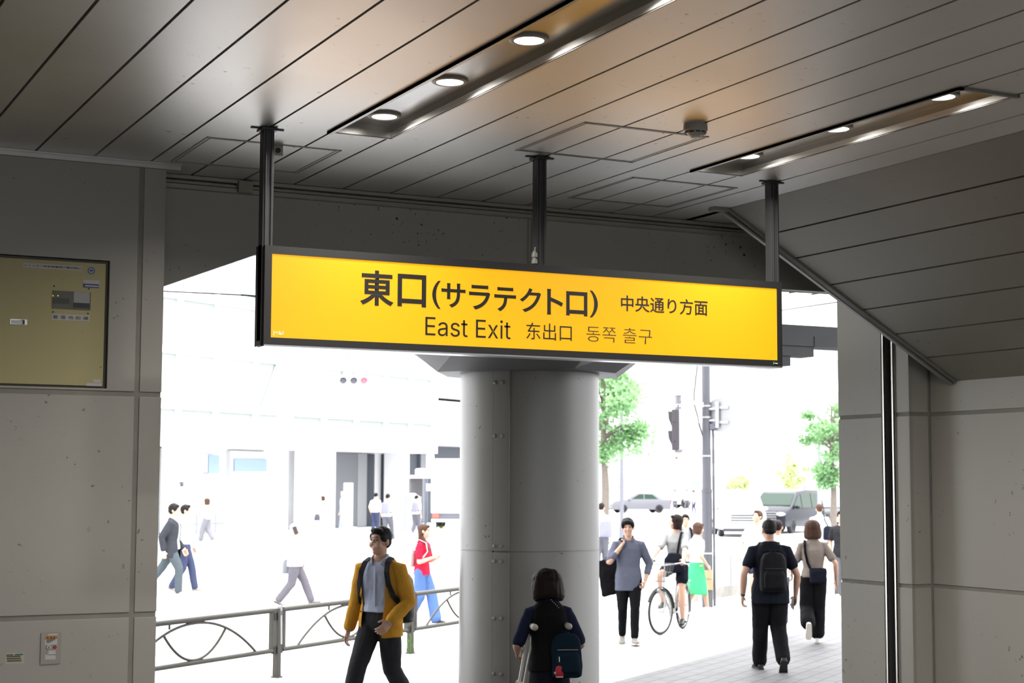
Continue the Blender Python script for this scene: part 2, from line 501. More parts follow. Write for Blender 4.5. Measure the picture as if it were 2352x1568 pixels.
tag(mb.build('junction_box', mat('junction_box_cream', (0.36, 0.33, 0.26), 0.5), bevel=0.004), 'small cream junction box on the rail above the lintel', 'junction box')

# --- closing walls behind and left of the camera
mb = MB(); mb.box((-6.1, Y0C, 0), (-5.9, 8.85, ZC))
mb.box((6.5, Y0C-0.2, 0), (8.6, Y0C, ZC)); mb.box((-6.1, Y0C-0.2, 3.75), (8.6, Y0C, ZC))
struct(mb.build('wall_side', M_WALL), 'passage wall far to the left', 'wall')

# --- light troughs and downlights
M_TROUGH = mat('trough_satin_steel', (0.50, 0.485, 0.455), 0.26, metal=0.75, var=0.03)
M_LENS = mat('lamp_lens', (1, 1, 1), 0.4, var=0, emit=9.0, ecol=(1.0, 0.985, 0.95))
RD = 0.056
lampdata = bpy.data.lights.new('downlight_lamp', 'AREA')
lampdata.shape = 'DISK'; lampdata.size = 0.13; lampdata.energy = 16.0; lampdata.color = (1.0, 0.96, 0.89); lampdata.spread = R(150)
def trough(x0, x1, y0, y1, label):
    x0 += 0.004; x1 += 0.012
    t = thing('light_trough', label, 'light trough', ((x0+x1)/2, (y0+y1)/2, ZC))
    cx, cy = (x0+x1)/2, (y0+y1)/2
    hx, hy = (x1-x0)/2, (y1-y0)/2
    mb = MB()
    mb.box((-hx, -hy, RD), (hx, hy, RD+0.01))                       # top plate
    mb.box((hx, -hy, -0.002), (hx+0.006, hy, RD+0.01)); mb.box((-hx-0.006, -hy, -0.002), (-hx, hy, RD+0.01))
    mb.box((-hx, hy-0.010, -0.002), (hx, hy-0.004, RD+0.01)); mb.box((-hx, -hy+0.004, -0.002), (hx, -hy+0.010, RD+0.01))
    mb.build('recess_tray', M_TROUGH, t)
    mb = MB()
    mb.box((-hx-0.026, -hy-0.02, -0.012), (-hx, hy+0.012, -0.001)); mb.box((-hx-0.026, -hy-0.02, -0.012), (-hx-0.018, hy+0.012, -0.001))
    mb.box((hx, -hy-0.02, -0.004), (hx+0.012, hy+0.012, 0.004)); mb.box((-hx-0.026, hy, -0.005), (hx+0.012, hy+0.012, 0.004)); mb.box((-hx-0.026, -hy-0.02, -0.012), (hx+0.012, -hy, 0.0))
    mb.build('rim', M_TRIM, t)
    return t
def downlight(x, y, label, seen=True):
    d = thing('downlight', label, 'downlight', (x, y, ZC+RD), 0, 'round downlights in the ceiling troughs')
    mb = MB(); mb.lathe([(0.062, -0.003), (0.062, -0.012), (0.075, -0.014), (0.083, -0.010), (0.083, 0.0), (0.062, 0.0)])
    mb.bm.faces.ensure_lookup_table()
    mb.build('trim_ring', M_IVORY, d, smooth=True)
    mb = MB(); mb.lathe([(0.0, -0.008), (0.064, -0.0075), (0.064, -0.004), (0.0, -0.004)])
    mb.build('lens', M_LENS, d, smooth=True)
    lo = bpy.data.objects.new('lamp', lampdata); COL.objects.link(lo); lo.parent = d; lo.location = (0, 0, -0.016)
    return d
names1 = ['nearest the sign', 'second from the sign', 'third from the sign', 'fourth from the sign', 'fifth from the sign']
dx1 = 2.993; dx2 = 5.158
trough(T1[0], T1[1], *TR1[0], 'long satin steel light trough above the left half of the sign')
trough(T2[0], T2[1], *TR2[0], 'shorter satin steel light trough above the right end of the sign')
for k in range(5):
    downlight(dx1, 7.36-0.783*k, 'round downlight in the left ceiling trough, %s' % names1[k])
for k in range(3):
    downlight(dx2, 7.33-0.783*k, 'round downlight in the right ceiling trough, %s' % ('nearest the sign', 'middle of the three', 'farthest from the sign')[k])

# --- access hatches
M_HATCH = mat('hatch_edge', (0.40, 0.385, 0.35), 0.35, metal=0.55, var=0.05)
def hatch(x0, x1, y0, y1, label):
    t = thing('access_hatch', label, 'ceiling hatch', ((x0+x1)/2, (y0+y1)/2, ZC), 0, 'square access hatches in the ceiling')
    hx, hy = (x1-x0)/2, (y1-y0)/2
    mb = MB()
    for e, z in ((0.0, 0.0035), (0.020, 0.0025)):
        X, Y = hx-e, hy-e; tks = 0.007
        mb.box((-X, -Y, -z), (X, -Y+tks, 0.002)); mb.box((-X, Y-tks, -z), (X, Y, 0.002))
        mb.box((-X, -Y, -z), (-X+tks, Y, 0.002)); mb.box((X-tks, -Y, -z), (X, Y, 0.002))
    mb.build('frame', M_HATCH, t)
    mb = MB(); mb.lathe([(0.0, -0.003), (0.006, -0.003), (0.006, 0.0), (0, 0)], (hx*0.3, -hy+0.03, 0), n=10); mb.build('lock', M_BLACK, t)
    return t
hatch(2.283, 3.02, 8.02, 8.735, 'square ceiling hatch behind the left hanger of the sign')
hatch(3.832, 4.560, 6.822, 7.580, 'square ceiling hatch between the smoke detector and the middle hanger')
hatch(4.778, 5.512, 7.94, 8.715, 'square ceiling hatch behind the right hanger beside the lintel')

# --- smoke detector and sensor
t = thing('smoke_detector', 'ivory round smoke detector under the ceiling', 'smoke detector', (4.345, 6.62, ZC))
mb = MB(); mb.lathe([(0.0, 0.0), (0.058, 0.0), (0.060, -0.012), (0.060, -0.030), (0.056, -0.034), (0.0, -0.034)]); mb.build('base', M_IVORY, t, smooth=True)
mb = MB()
mb.lathe([(0.0, -0.034), (0.05, -0.034), (0.05, -0.038), (0.034, -0.056), (0.0, -0.058)]); mb.build('chamber', M_IVORY, t, smooth=True)
mb = MB()
for k in range(10):
    a = 2*math.pi*k/10
    mb.obox((0.051*math.cos(a), 0.051*math.sin(a), -0.043), (0.006, 0.022, 0.006), Matrix.Rotation(a, 3, 'Z'))
mb.build('vent_slot', M_BLACK, t)
mb = MB(); mb.lathe([(0.0, -0.058), (0.024, -0.057), (0.026, -0.062), (0.02, -0.068), (0, -0.069)]); mb.build('cap', M_WHITE, t, smooth=True)
t = thing('sensor', 'small cream sensor box on the ceiling beside the left hanger', 'sensor', (2.672, 8.06, ZC))
mb = MB(); mb.box((-0.03, -0.012, -0.055), (0.03, 0.02, 0)); mb.build('housing', M_IVORY, t, bevel=0.004)
mb = MB(); mb.lathe([(0, -0.022), (0.014, -0.021), (0.014, 0), (0, 0)], (0, 0, -0.03), 'Y', 14); mb.build('eye', M_BLACK, t)
mb = MB(); mb.tube([(-0.02, 0, -0.055), (-0.022, -0.005, -0.075)], 0.004, 6); mb.build('cable_end', M_BLACK, t)

# ================================================================== the sign
SY = 7.629
def sp(px, py):
    return aty(px, py, SY+0.004)
sg = thing('hanging_sign', 'long yellow station exit sign in a dark grey frame, hung on three posts', 'sign', (4.037, SY, 2.822))
sx0, sx1, sz0, sz1 = 2.476-4.037, 5.596-4.037, 0.0, 3.316-2.822
px0, px1, pz0, pz1 = 2.513-4.037, 5.562-4.037, 2.860-2.822, 3.276-2.822
mb = MB()
def fbar(pts): mb.poly([(x, 0, z) for x, z in pts], (0, 0.105, 0))
fbar([(sx0, sz0+0.002), (sx1, sz0+0.002), (px1, pz0), (px0, pz0)]); fbar([(sx0, sz1), (px0, pz1), (px1, pz1), (sx1, sz1)])
fbar([(sx0, sz0+0.002), (px0, pz0), (px0, pz1), (sx0, sz1)]); fbar([(sx1, sz0+0.002), (sx1, sz1), (px1, pz1), (px1, pz0)])
mb.build('frame', M_SIGNFRAME, sg)
mb = MB(); mb.box((sx0+0.002, -0.001, -0.006), (sx1-0.002, 0.103, 0.002)); tag(mb.build('base_plate', M_ALU, sg), 'bright aluminium underside')
mb = MB(); mb.box((sx0-0.008, 0.03, sz0-0.002), (sx0, 0.12, sz1+0.006)); mb.box((sx1, 0.03, sz0-0.002), (sx1+0.004, 0.12, sz1+0.006)); mb.build('end_cap', M_SIGNFRAME, sg)
def sign_mat():
    m = bpy.data.materials.new('sign_yellow_acrylic'); m.use_nodes = True
    b = m.node_tree.nodes['Principled BSDF']
    b.inputs['Base Color'].default_value = (0.50, 0.22, 0.012, 1); b.inputs['Roughness'].default_value = 0.30
    b.inputs['Emission Color'].default_value = (1.0, 0.50, 0.002, 1); b.inputs['Emission Strength'].default_value = 0.62
    return m
mb = MB(); mb.box((px0, 0.004, pz0), (px1, 0.02, pz1)); mb.build('panel', sign_mat(), sg)
mb = MB(); mb.box((sx0+0.02, 0.03, sz0+0.01), (sx1-0.02, 0.1, sz1-0.01)); mb.build('light_box', M_SIGNFRAME, sg)
def sl_(s, pxl, pxr, pyt_l, pyb_l, bold=0.0, name='lettering', material=None, slope=0.04, font=None):
    ym = (pyt_l+pyb_l)/2
    a = sp(pxl, ym); b = sp(pxr, ym+slope*(pxr-pxl))
    hw = min(60, (pxr-pxl))
    zt = sp(pxl, pyt_l).z; zb = sp(pxl, pyb_l).z
    return lettering(name, s, a.x-4.037, b.x-4.037, zb-2.822, zt-2.822, 0.004, material or M_INK, sg, bold, font=font)
slp = 0.05
sl_('東', 827, 904, 618.5, 700, 0.022)
sl_('口', 913, 978.6, 628, 703, 0.022)
sl_('(', 992.5, 1012, 643.6, 708.2, 0.012)
sl_('サ', 1013.6, 1069, 648.6, 705, 0.02)
sl_('ラ', 1077, 1126, 653, 710, 0.02)
sl_('テ', 1135, 1185, 658.0, 714, 0.02)
sl_('ク', 1193.6, 1242.6, 660, 716, 0.02)
sl_('ト', 1256, 1293, 663, 722, 0.02)
sl_('ロ', 1300, 1349, 668, 724, 0.02)
sl_(')', 1354, 1373, 666.7, 728.7, 0.012)
sl_('中央通り方面', 1426, 1625, 677, 714, 0.012, slope=0.052)
sl_('East Exit', 976.7, 1172.6, 726, 770, 0.0, slope=0.045, font=SANS)
sl_('东出口', 1208.6, 1313, 739.6, 779, 0.0, slope=0.04)
sl_('동쪽 출구', 1346.5, 1497.5, 747.7, 783.5, -0.008, slope=0.04, material=mat('sign_ink_thin', (0.05, 0.032, 0.01), 0.5, var=0))
tag(sl_('jeki', 627, 651, 759, 769.5, 0.0, font=SANS, material=mat('sign_white_print', (0.85, 0.8, 0.75), 0.5, var=0, emit=0.5), slope=0.04), 'small white print in the lower left corner')
mb = MB(); mb.box((5.525-4.037, -0.002, 0.012), (5.563-4.037, 0.0, 0.030)); mb.build('maker_plate', M_BLACK, sg)
mb = MB(); mb.poly([(5.527-4.037, -0.004, 0.014), (5.531-4.037, -0.004, 0.013), (5.536-4.037, -0.004, 0.028), (5.531-4.037, -0.004, 0.028)], (0, 0.001, 0)); mb.build('maker_mark', mat('mark_green', (0.15, 0.8, 0.2), 0.5, var=0), sg)
mb = MB()
for k in range(6): mb.box((5.539-4.037+0.0035*k, -0.004, 0.017), (5.5415-4.037+0.0035*k, -0.003, 0.0225))
mb.build('maker_lettering', M_WHITE, sg)
for k, X in enumerate((2.496, 4.037, 5.574)):
    x = X-4.037
    mb = MB(); mb.box((x-0.028, 0.028, sz1-0.01 if k == 1 else 0.02), (x+0.028, 0.088, ZC-2.822-0.002))
    if k != 1:
        pass
    mb.box((x-0.018, 0.022, sz1), (x-0.012, 0.03, ZC-2.822-0.02)); mb.box((x+0.012, 0.022, sz1), (x+0.018, 0.03, ZC-2.822-0.02))
    h = mb.build('hanger_post', M_HANGER, sg, bevel=0.003)
    mb = MB(); mb.box((x-0.042, 0.015, ZC-2.822-0.016), (x+0.042, 0.10, ZC-2.822-0.003))
    mb.box((x-0.085, 0.05, ZC-2.822-0.007), (x+0.085, 0.066, ZC-2.822-0.001)); mb.build('ceiling_flange', M_HANGER, h)
mb = MB()
for dz in (0.02, 0.055):
    mb.tube([(-0.038, 0.04, sz1+dz-0.01), (-0.038, 0.04, sz1+dz+0.012)], 0.017, 12); mb.tube([(-0.038, 0.04, sz1+dz+0.012), (-0.038, 0.04, sz1+dz+0.022)], 0.012, 12)
mb.tube([(-0.038, 0.04, sz1+0.075), (-0.03, 0.045, sz1+0.10)], 0.006, 8)
mb.build('cable_gland', M_RAIL, sg, smooth=True)

# ================================================================== control cabinet and wall fittings on the left wall
def wl_(px, py): return aty(px, py, 8.815)
cb = thing('control_cabinet', 'cream metal control cabinet set flush in the left wall panel', 'cabinet', (BX0+0.4, 8.85, BZ0))
M_CREAM = speckle_mat('cabinet_cream', (0.52, 0.455, 0.215), (0.25, 0.22, 0.12), rough=0.45, size=30)
ox, oz = BX0+0.4, BZ0
mb = MB(); mb.box((BX0-ox+0.004, 0.0, 0.002), (BX1-ox-0.004, 0.09, BZ1-BZ0-0.002)); mb.build('casing', mat('cabinet_casing', (0.12, 0.115, 0.09), 0.6), cb)
dx0, dx1, dz0, dz1 = BX0-ox+0.008, 1.966-ox, 0.012, 3.334-oz
mb = MB(); mb.box((dx0, -0.012, dz0), (dx1, 0.0, dz1)); dr = mb.build('door', M_CREAM, cb, bevel=0.003)
def onw(px0_, py0_, px1_, py1_):               # rectangle on the cabinet door from frame positions
    a = aty(px0_, py0_, 8.838); b = aty(px1_, py1_, 8.838)
    return a.x-ox, b.x-ox, b.z-oz, a.z-oz
def plate(name, q, y, m_, parent, d=0.002):
    mb = MB(); mb.box((q[0], y-d, q[2]), (q[1], y, q[3])); return mb.build(name, m_, parent)
M_LABEL = mat('label_white', (0.62, 0.60, 0.56), 0.5, var=0.03)
M_PRINT = mat('label_print', (0.05, 0.05, 0.07), 0.6, var=0)
M_BLUE = mat('label_blue', (0.05, 0.06, 0.25), 0.5, var=0)
M_SMOKE = mat('meter_window', (0.12, 0.115, 0.08), 0.2, var=0.05)
q = onw(53, 603, 188, 622); l = plate('name_label', q, -0.012, M_LABEL, dr)
lettering('label_text', 'シャッター用非常電源蓄電池設備', q[0]+0.004, q[1]-0.004, q[2]+0.008, q[3]-0.008, -0.0145, M_PRINT, l, 0.02)
q = onw(119, 720, 205, 738); l = plate('battery_label', q, -0.012, M_LABEL, dr)
lettering('label_text', '蓄 電 池 設 備', q[0]+0.006, q[1]-0.006, q[2]+0.007, q[3]-0.007, -0.0145, mat('label_print_grey', (0.12, 0.11, 0.1), 0.6, var=0), l, 0.0)
q = onw(121, 667, 207, 712); mw = plate('meter_window', q, -0.012, M_SMOKE, dr, 0.006)
q = onw(121, 684, 158, 698); plate('display', q, -0.018, mat('display_dark', (0.03, 0.032, 0.03), 0.3, var=0), mw)
q = onw(169, 670, 205, 697); plate('meter_face', q, -0.018, mat('meter_face', (0.42, 0.41, 0.38), 0.4, var=0), mw)
q = onw(169, 695, 205, 708); plate('meter_base', q, -0.019, M_BLACK, mw)
for x in (121.5, 133):
    a = aty(x, 679, 8.834); mb = MB(); mb.ball((a.x-ox, -0.019, a.z-oz), 0.004, 10); mb.build('lamp', mat('lamp_amber', (0.7, 0.6, 0.02), 0.4, var=0, emit=0.5), mw)
q = onw(23, 732, 62, 746); l = plate('latch', q, -0.012, M_STEEL, dr, 0.004)
q = onw(26, 735, 51, 744); plate('latch_lever', q, -0.016, M_WHITE, l, 0.006)
q = onw(48, 734.5, 56, 745); plate('latch_key', q, -0.016, M_BLACK, l, 0.004)
q = onw(199, 611, 220, 632); l = plate('round_seal', q, -0.012, mat('seal_grey', (0.48, 0.46, 0.38), 0.5, var=0), dr)
mb = MB(); mb.torus(((q[0]+q[1])/2, -0.0145, (q[2]+q[3])/2), 0.017, 0.002, (0, 1, 0), 24, 6); mb.build('seal_ring', M_BLUE, l)
mb = MB(); mb.box(((q[0]+q[1])/2-0.008, -0.0145, (q[2]+q[3])/2-0.004), ((q[0]+q[1])/2+0.008, -0.0135, (q[2]+q[3])/2+0.005)); mb.build('seal_mark', M_BLUE, l)
q = onw(191, 642, 228, 661); l = plate('blue_label', q, -0.012, M_LABEL, dr)
plate('blue_band', onw(191, 651, 227, 661.5), -0.0145, M_BLUE, l, 0.001); plate('white_band', onw(195, 654.5, 226, 659.5), -0.0160, M_LABEL, l, 0.001)
q = onw(198, 879, 233, 887); plate('small_label', q, -0.012, M_LABEL, dr)
q = onw(214, 871, 231, 879); plate('small_label', q, -0.012, M_LABEL, dr)
for (x, y) in ((124, 657), (204, 663), (122, 716), (202, 720)):
    a = aty(x, y, 8.838); mb = MB(); mb.ball((a.x-ox, -0.012, a.z-oz), 0.0045, 8); mb.build('screw', M_BLACK, dr)

def rect(px0_, py0_, px1_, py1_, Y=8.825):
    a = aty(px0_, py0_, Y); b = aty(px1_, py1_, Y); return a.x, b.x, b.z, a.z
q = rect(94, 1453, 138, 1523)
sw = thing('switch_plate', 'stainless switch plate with red button low on the left wall', 'switch', (q[0], 8.825, q[2]))
def pl(name, px0_, py0_, px1_, py1_, y, d, m_, parent=sw):
    r = rect(px0_, py0_, px1_, py1_)
    mb = MB(); mb.box((r[0]-q[0], -y-d, r[2]-q[2]), (r[1]-q[0], -y, r[3]-q[2])); return mb.build(name, m_, parent)
pl('plate', 94, 1453, 138, 1523, 0.0, 0.008, mat('plate_steel', (0.32, 0.30, 0.26), 0.4, metal=0.5))
pl('top_label', 110, 1455, 132, 1458, 0.008, 0.001, M_LABEL)
ol = pl('warning_label', 103, 1460, 130.5, 1466, 0.008, 0.001, mat('label_orange', (0.65, 0.25, 0.02), 0.5, var=0))
wlb = pl('instruction_label', 103, 1466, 130.5, 1479, 0.008, 0.001, M_LABEL)
for k, y in enumerate((1468, 1471, 1474)):
    pl('print_line', 106, y, 126-5*k, y+1.1, 0.009, 0.0006, M_PRINT, wlb)
for x in (107, 115, 122): pl('print_mark', x, 1461.5, x+3.5, 1464.5, 0.009, 0.0006, M_PRINT, ol)
for (x, y, r_, m_, nm) in ((111, 1486, 0.0125, M_LABEL, 'key_switch'), (125, 1485.5, 0.0095, mat('button_red', (0.45, 0.01, 0.02), 0.35, var=0), 'red_button')):
    a = aty(x, y, 8.825); mb = MB(); mb.lathe([(0, -0.016), (r_*0.8, -0.016), (r_, -0.012), (r_, -0.008), (0, -0.008)], (a.x-q[0], 0, a.z-q[2]), 'Y', 18); o = mb.build(nm, m_, sw, smooth=True)
    if nm == 'key_switch':
        mb = MB(); mb.box((a.x-q[0]-0.002, -0.018, a.z-q[2]-0.006), (a.x-q[0]+0.002, -0.0155, a.z-q[2]+0.006)); mb.build('keyhole', M_BLACK, o)
l = pl('lower_label', 111, 1493, 127, 1503, 0.008, 0.001, M_LABEL); pl('lower_label', 103, 1503, 127, 1513, 0.008, 0.001, M_LABEL)
q = rect(12, 1500, 55, 1523)
sk = thing('notice_sticker', 'worn cream sticker with small print, left of the switch plate', 'sticker', (q[0], 8.825, q[2]))
pl('paper', 12, 1500, 55, 1523, 0, 0.001, mat('sticker_cream', (0.55, 0.53, 0.40), 0.6, var=0.1), sk)
for (a, b, c) in ((14, 30, 1502.5), (34, 53, 1501.5), (15, 47, 1506), (15, 48, 1511), (16, 49, 1516)):
    pl('print_line', a, c, b, c+2.2, 0.001, 0.0005, mat('print_green' if a == 34 else 'print_brown', (0.05, 0.15, 0.08) if a == 34 else (0.14, 0.12, 0.09), 0.6, var=0), sk)

# ================================================================== round pillar with capital
pa, pb = atd(1057, 870, 14.0), atd(1376, 870, 14.0)
prad = (pb-pa).length/2*0.9985
pc = (pa+pb)/2
pdir = Vector((pc.x, pc.y, 0)).normalized()
PC = Vector((pc.x, pc.y, 0)) + pdir*(prad*prad/Vector((pc.x, pc.y, 0)).length)
pil = thing('pillar', 'round grey steel-clad pillar standing under the sign', 'pillar', PC, 0, None, 'structure')
mb = MB()
zt = 3.09
jz = atd(1216, 1266, 14.0-prad).z
mb.lathe([(prad, 0), (prad, jz-0.006), (prad-0.006, jz-0.004), (prad-0.006, jz+0.004), (prad, jz+0.006), (prad, zt), (prad-0.05, zt), (prad-0.05, zt+0.02)], n=96)
mb.build('cladding', M_PILLAR, pil, smooth=True, angle=30)
# bolted cover strip
vdir = math.atan2(-pdir.y, -pdir.x)
def pang(px):                                  # angle on the pillar seen at column px
    u_ = (px-1216.5)/159.5
    return vdir + math.asin(max(-1, min(1, u_)))
A0, A1 = pang(1138), pang(1172)
mb = MB()
rr = []
for z0, z1 in ((0, jz-0.006), (jz+0.006, zt-0.01)):
    n = 6
    ring0 = [(prad+(0.007 if 0 < i <= n else 0.001)) for i in range(n+1)]
    pts = [Vector(((prad+0.014)*math.cos(A0+(A1-A0)*i/n), (prad+0.014)*math.sin(A0+(A1-A0)*i/n), 0)) for i in range(n+1)]
    pin = [Vector(((prad-0.004)*math.cos(A0+(A1-A0)*i/n), (prad-0.004)*math.sin(A0+(A1-A0)*i/n), 0)) for i in range(n+1)]
    mb.poly([(p.x, p.y, z0) for p in pts]+[(p.x, p.y, z0) for p in pin[::-1]], (0, 0, z1-z0))
cs = mb.build('cover_strip', M_PILLAR, pil)
mb = MB()
for z0, z1 in ((0, jz-0.006), (jz+0.006, zt-0.01)):
    e0, e1 = Vector((math.cos(A1-0.006), math.sin(A1-0.006), 0)), Vector((math.cos(A1+0.012), math.sin(A1+0.012), 0))
    mb.poly([e0*(prad-0.003)+Vector((0, 0, z0)), e0*(prad+0.026)+Vector((0, 0, z0)), e1*(prad+0.026)+Vector((0, 0, z0)), e1*(prad-0.003)+Vector((0, 0, z0))], (0, 0, z1-z0))
mb.build('edge_bead', M_PILLAR, cs)
mb = MB()
a = A0-0.016
mb.poly([((prad+0.001)*math.cos(a), (prad+0.001)*math.sin(a), 0), ((prad+0.001)*math.cos(A0), (prad+0.001)*math.sin(A0), 0), ((prad-0.004)*math.cos(A0), (prad-0.004)*math.sin(A0), 0), ((prad-0.004)*math.cos(a), (prad-0.004)*math.sin(a), 0)], (0, 0, zt-0.01))
mb.build('seam_line', M_DARKGAP, pil)
for yb in (878, 1001, 1253, 1287, 1416, 1541):
    z = atd(1150, yb, 14.0-prad*0.9).z
    for xb in (1142.5, 1158):
        a = pang(xb); rb = prad+0.014
        d = Vector((math.cos(a), math.sin(a), 0))
        mb = MB(); p = Vector((rb*d.x, rb*d.y, z))
        mb.tube([p-d*0.002, p+d*0.009, p+d*0.014], [0.018, 0.016, 0.007], 12)
        mb.build('bolt', M_PILLAR, cs, smooth=True)
# flared capital: polygon with a chamfered corner, widening to the canopy slab
def capx(px, py, back): return atd(px, py, 14.0-back)
b_l, b_c0, b_c1, b_r = capx(1012, 860, 0.35), capx(1276, 853, 0.72), capx(1312, 854, 0.72), capx(1395, 869, 0.25)
t_l, t_c0, t_c1, t_r = capx(950, 810, 0.40), capx(1240, 822, 1.05), capx(1338, 826, 1.05), capx(1450, 832, 0.28)
def ext(b, t, z):                              # follow the flare up to height z
    k = (z-b.z)/(t.z-b.z); return b+(t-b)*k
zb = 3.08; zu = 3.405
bot = [ext(b_l, t_l, zb), ext(b_c0, t_c0, zb), ext(b_c1, t_c1, zb), ext(b_r, t_r, zb)]
top = [ext(b_l, t_l, zu), ext(b_c0, t_c0, zu), ext(b_c1, t_c1, zu), ext(b_r, t_r, zu)]
def mirror(p): q = 2*PC-p; return Vector((q.x, q.y, p.z))
bot += [mirror(p) for p in bot]; top += [mirror(p) for p in top]
mb = MB(); mb.rings([[p-PC for p in bot], [p-PC for p in top]])
mb.build('capital', speckle_mat('capital_paint', (0.085, 0.085, 0.086), (0.1, 0.1, 0.1), rough=0.5, size=12), pil)
mb = MB(); mb.lathe([(prad*0.985, zt), (prad*0.985, zt+0.012), (prad*0.9, zt+0.014)], n=64); mb.build('top_gasket', M_DARKGAP, pil)
# canopy slab carried by the pillar
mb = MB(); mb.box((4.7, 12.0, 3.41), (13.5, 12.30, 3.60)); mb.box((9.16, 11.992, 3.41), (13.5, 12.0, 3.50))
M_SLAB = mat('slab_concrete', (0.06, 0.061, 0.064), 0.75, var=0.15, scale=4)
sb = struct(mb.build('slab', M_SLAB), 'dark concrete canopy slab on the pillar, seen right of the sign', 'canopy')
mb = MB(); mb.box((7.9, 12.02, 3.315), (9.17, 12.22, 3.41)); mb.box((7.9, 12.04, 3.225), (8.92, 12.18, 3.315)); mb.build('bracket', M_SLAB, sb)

# ================================================================== people
def V(*a): return Vector(a)
def finish(name, mb, material, parent, voxel=0.01, smooth=2, amp=0.0, freq=9.0, stretch=(1, 1, 1), cut=None):
    """union of closed shapes -> one continuous smooth surface"""
    bmesh.ops.recalc_face_normals(mb.bm, faces=mb.bm.faces)
    me = bpy.data.meshes.new(name); mb.bm.to_mesh(me); mb.bm.free()
    o = bpy.data.objects.new(name, me); COL.objects.link(o)
    m = o.modifiers.new('r', 'REMESH'); m.mode = 'VOXEL'; m.voxel_size = voxel; m.adaptivity = 0
    if smooth:
        s = o.modifiers.new('s', 'SMOOTH'); s.iterations = smooth; s.factor = 0.5
    dg = bpy.context.evaluated_depsgraph_get(); dg.update()
    me2 = bpy.data.meshes.new_from_object(o.evaluated_get(dg))
    bpy.data.objects.remove(o); bpy.data.meshes.remove(me)
    if amp > 0:
        nv = len(me2.vertices)
        co = [0.0]*(nv*3); no = [0.0]*(nv*3)
        me2.vertices.foreach_get('co', co)
        me2.vertex_normals.foreach_get('vector', no)
        for i in range(0, nv*3, 3):
            p = Vector((co[i]*stretch[0], co[i+1]*stretch[1], co[i+2]*stretch[2]))*freq
            n = (noise.noise(p)+0.5*noise.noise(p*2.3))*amp
            co[i] += no[i]*n; co[i+1] += no[i+1]*n; co[i+2] += no[i+2]*n
        me2.vertices.foreach_set('co', co)
        me2.update()
    if cut:
        bm = bmesh.new(); bm.from_mesh(me2); cut(bm); bm.to_mesh(me2); bm.free()
    me2.name = name
    me2.materials.clear(); me2.materials.append(material)
    me2.polygons.foreach_set('use_smooth', [True]*len(me2.polygons))
    o = bpy.data.objects.new(name, me2); COL.objects.link(o)
    if parent: o.parent = parent
    return o

def ell(mb, c, rx, ry, X, Y, n=20, e=2.0):
    out = []
    for j in range(n):
        a = 2*math.pi*j/n
        ca, sa = math.cos(a), math.sin(a)
        k = (abs(ca)**e+abs(sa)**e)**(-1.0/e)
        out.append(c+X*(rx*ca*k)+Y*(ry*sa*k))
    return out
def chain(mb, pts, rad, side=Vector((1, 0, 0)), n=14, e=2.0, round_end=True):
    """tapered limb through points; rad entries are r or (rx, ry)"""
    pts = [Vector(p) for p in pts]
    rs = [(r, r) if not isinstance(r, tuple) else r for r in rad]
    k = len(pts); rings = []
    fr = []
    for i in range(k):
        t = (pts[min(i+1, k-1)]-pts[max(i-1, 0)]).normalized()
        s = side-t*side.dot(t)
        if s.length < 0.05: s = t.orthogonal()
        s.normalize(); fr.append((t, s, t.cross(s).normalized()))
    if round_end:
        t, s, f = fr[0]; r = min(rs[0])
        for a in (75, 40): rings.append(ell(mb, pts[0]-t*r*math.sin(R(a))*0.8, rs[0][0]*math.cos(R(a)), rs[0][1]*math.cos(R(a)), s, f, n, e))
    for i in range(k):
        rings.append(ell(mb, pts[i], rs[i][0], rs[i][1], fr[i][1], fr[i][2], n, e))
    if round_end:
        t, s, f = fr[-1]; r = min(rs[-1])
        for a in (40, 75): rings.append(ell(mb, pts[-1]+t*r*math.sin(R(a))*0.8, rs[-1][0]*math.cos(R(a)), rs[-1][1]*math.cos(R(a)), s, f, n, e))
    mb.rings(rings)
def ribbon(mb, pts, nrm, width, thick):
    rings = []; k = len(pts)
    for i in range(k):
        t = (pts[min(i+1, k-1)]-pts[max(i-1, 0)]).normalized()
        n = nrm[i]-t*nrm[i].dot(t); n.normalize(); s = t.cross(n)
        p = pts[i]
        rings.append([p+s*width/2, p+s*width/2+n*thick, p-s*width/2+n*thick, p-s*width/2])
    mb.rings(rings)
def ik(a, b, l1, l2, pole):
    d = b-a; L = d.length; L2 = min(L, (l1+l2)*0.999)
    if L > L2: b = a+d.normalized()*L2; d = b-a
    L = max(L2, abs(l1-l2)+0.02)
    x = (l1*l1-l2*l2+L*L)/(2*L); h = math.sqrt(max(l1*l1-x*x, 0))
    u = d.normalized(); p = pole-u*pole.dot(u)
    if p.length < 1e-4: p = u.orthogonal()
    return a+u*x+p.normalized()*h, b

def fab(name, col, var=0.10, rough=0.85, scale=14, bump=0.25, bscale=260):
    return mat('cloth_'+name, col, rough, var=var, scale=scale, bump=bump, bscale=bscale, spec=0.08)
SKIN = mat('skin', (0.50, 0.30, 0.21), 0.5, var=0.08, scale=18, spec=0.35)
SKIN_D = mat('skin_tanned', (0.38, 0.22, 0.155), 0.5, var=0.08, scale=18, spec=0.35)
HAIR_K = mat('hair_black', (0.008, 0.007, 0.007), 0.6, spec=0.12, var=0.3, scale=60)
HAIR_B = mat('hair_brown', (0.055, 0.028, 0.018), 0.6, spec=0.12, var=0.35, scale=60)
HAIR_D = mat('hair_dark_brown', (0.014, 0.008, 0.007), 0.6, spec=0.12, var=0.35, scale=60)
HAIR_G = mat('hair_grey', (0.30, 0.29, 0.29), 0.5, var=0.3, scale=60)
EYE_M = mat('eye_dark', (0.02, 0.013, 0.01), 0.2, var=0)

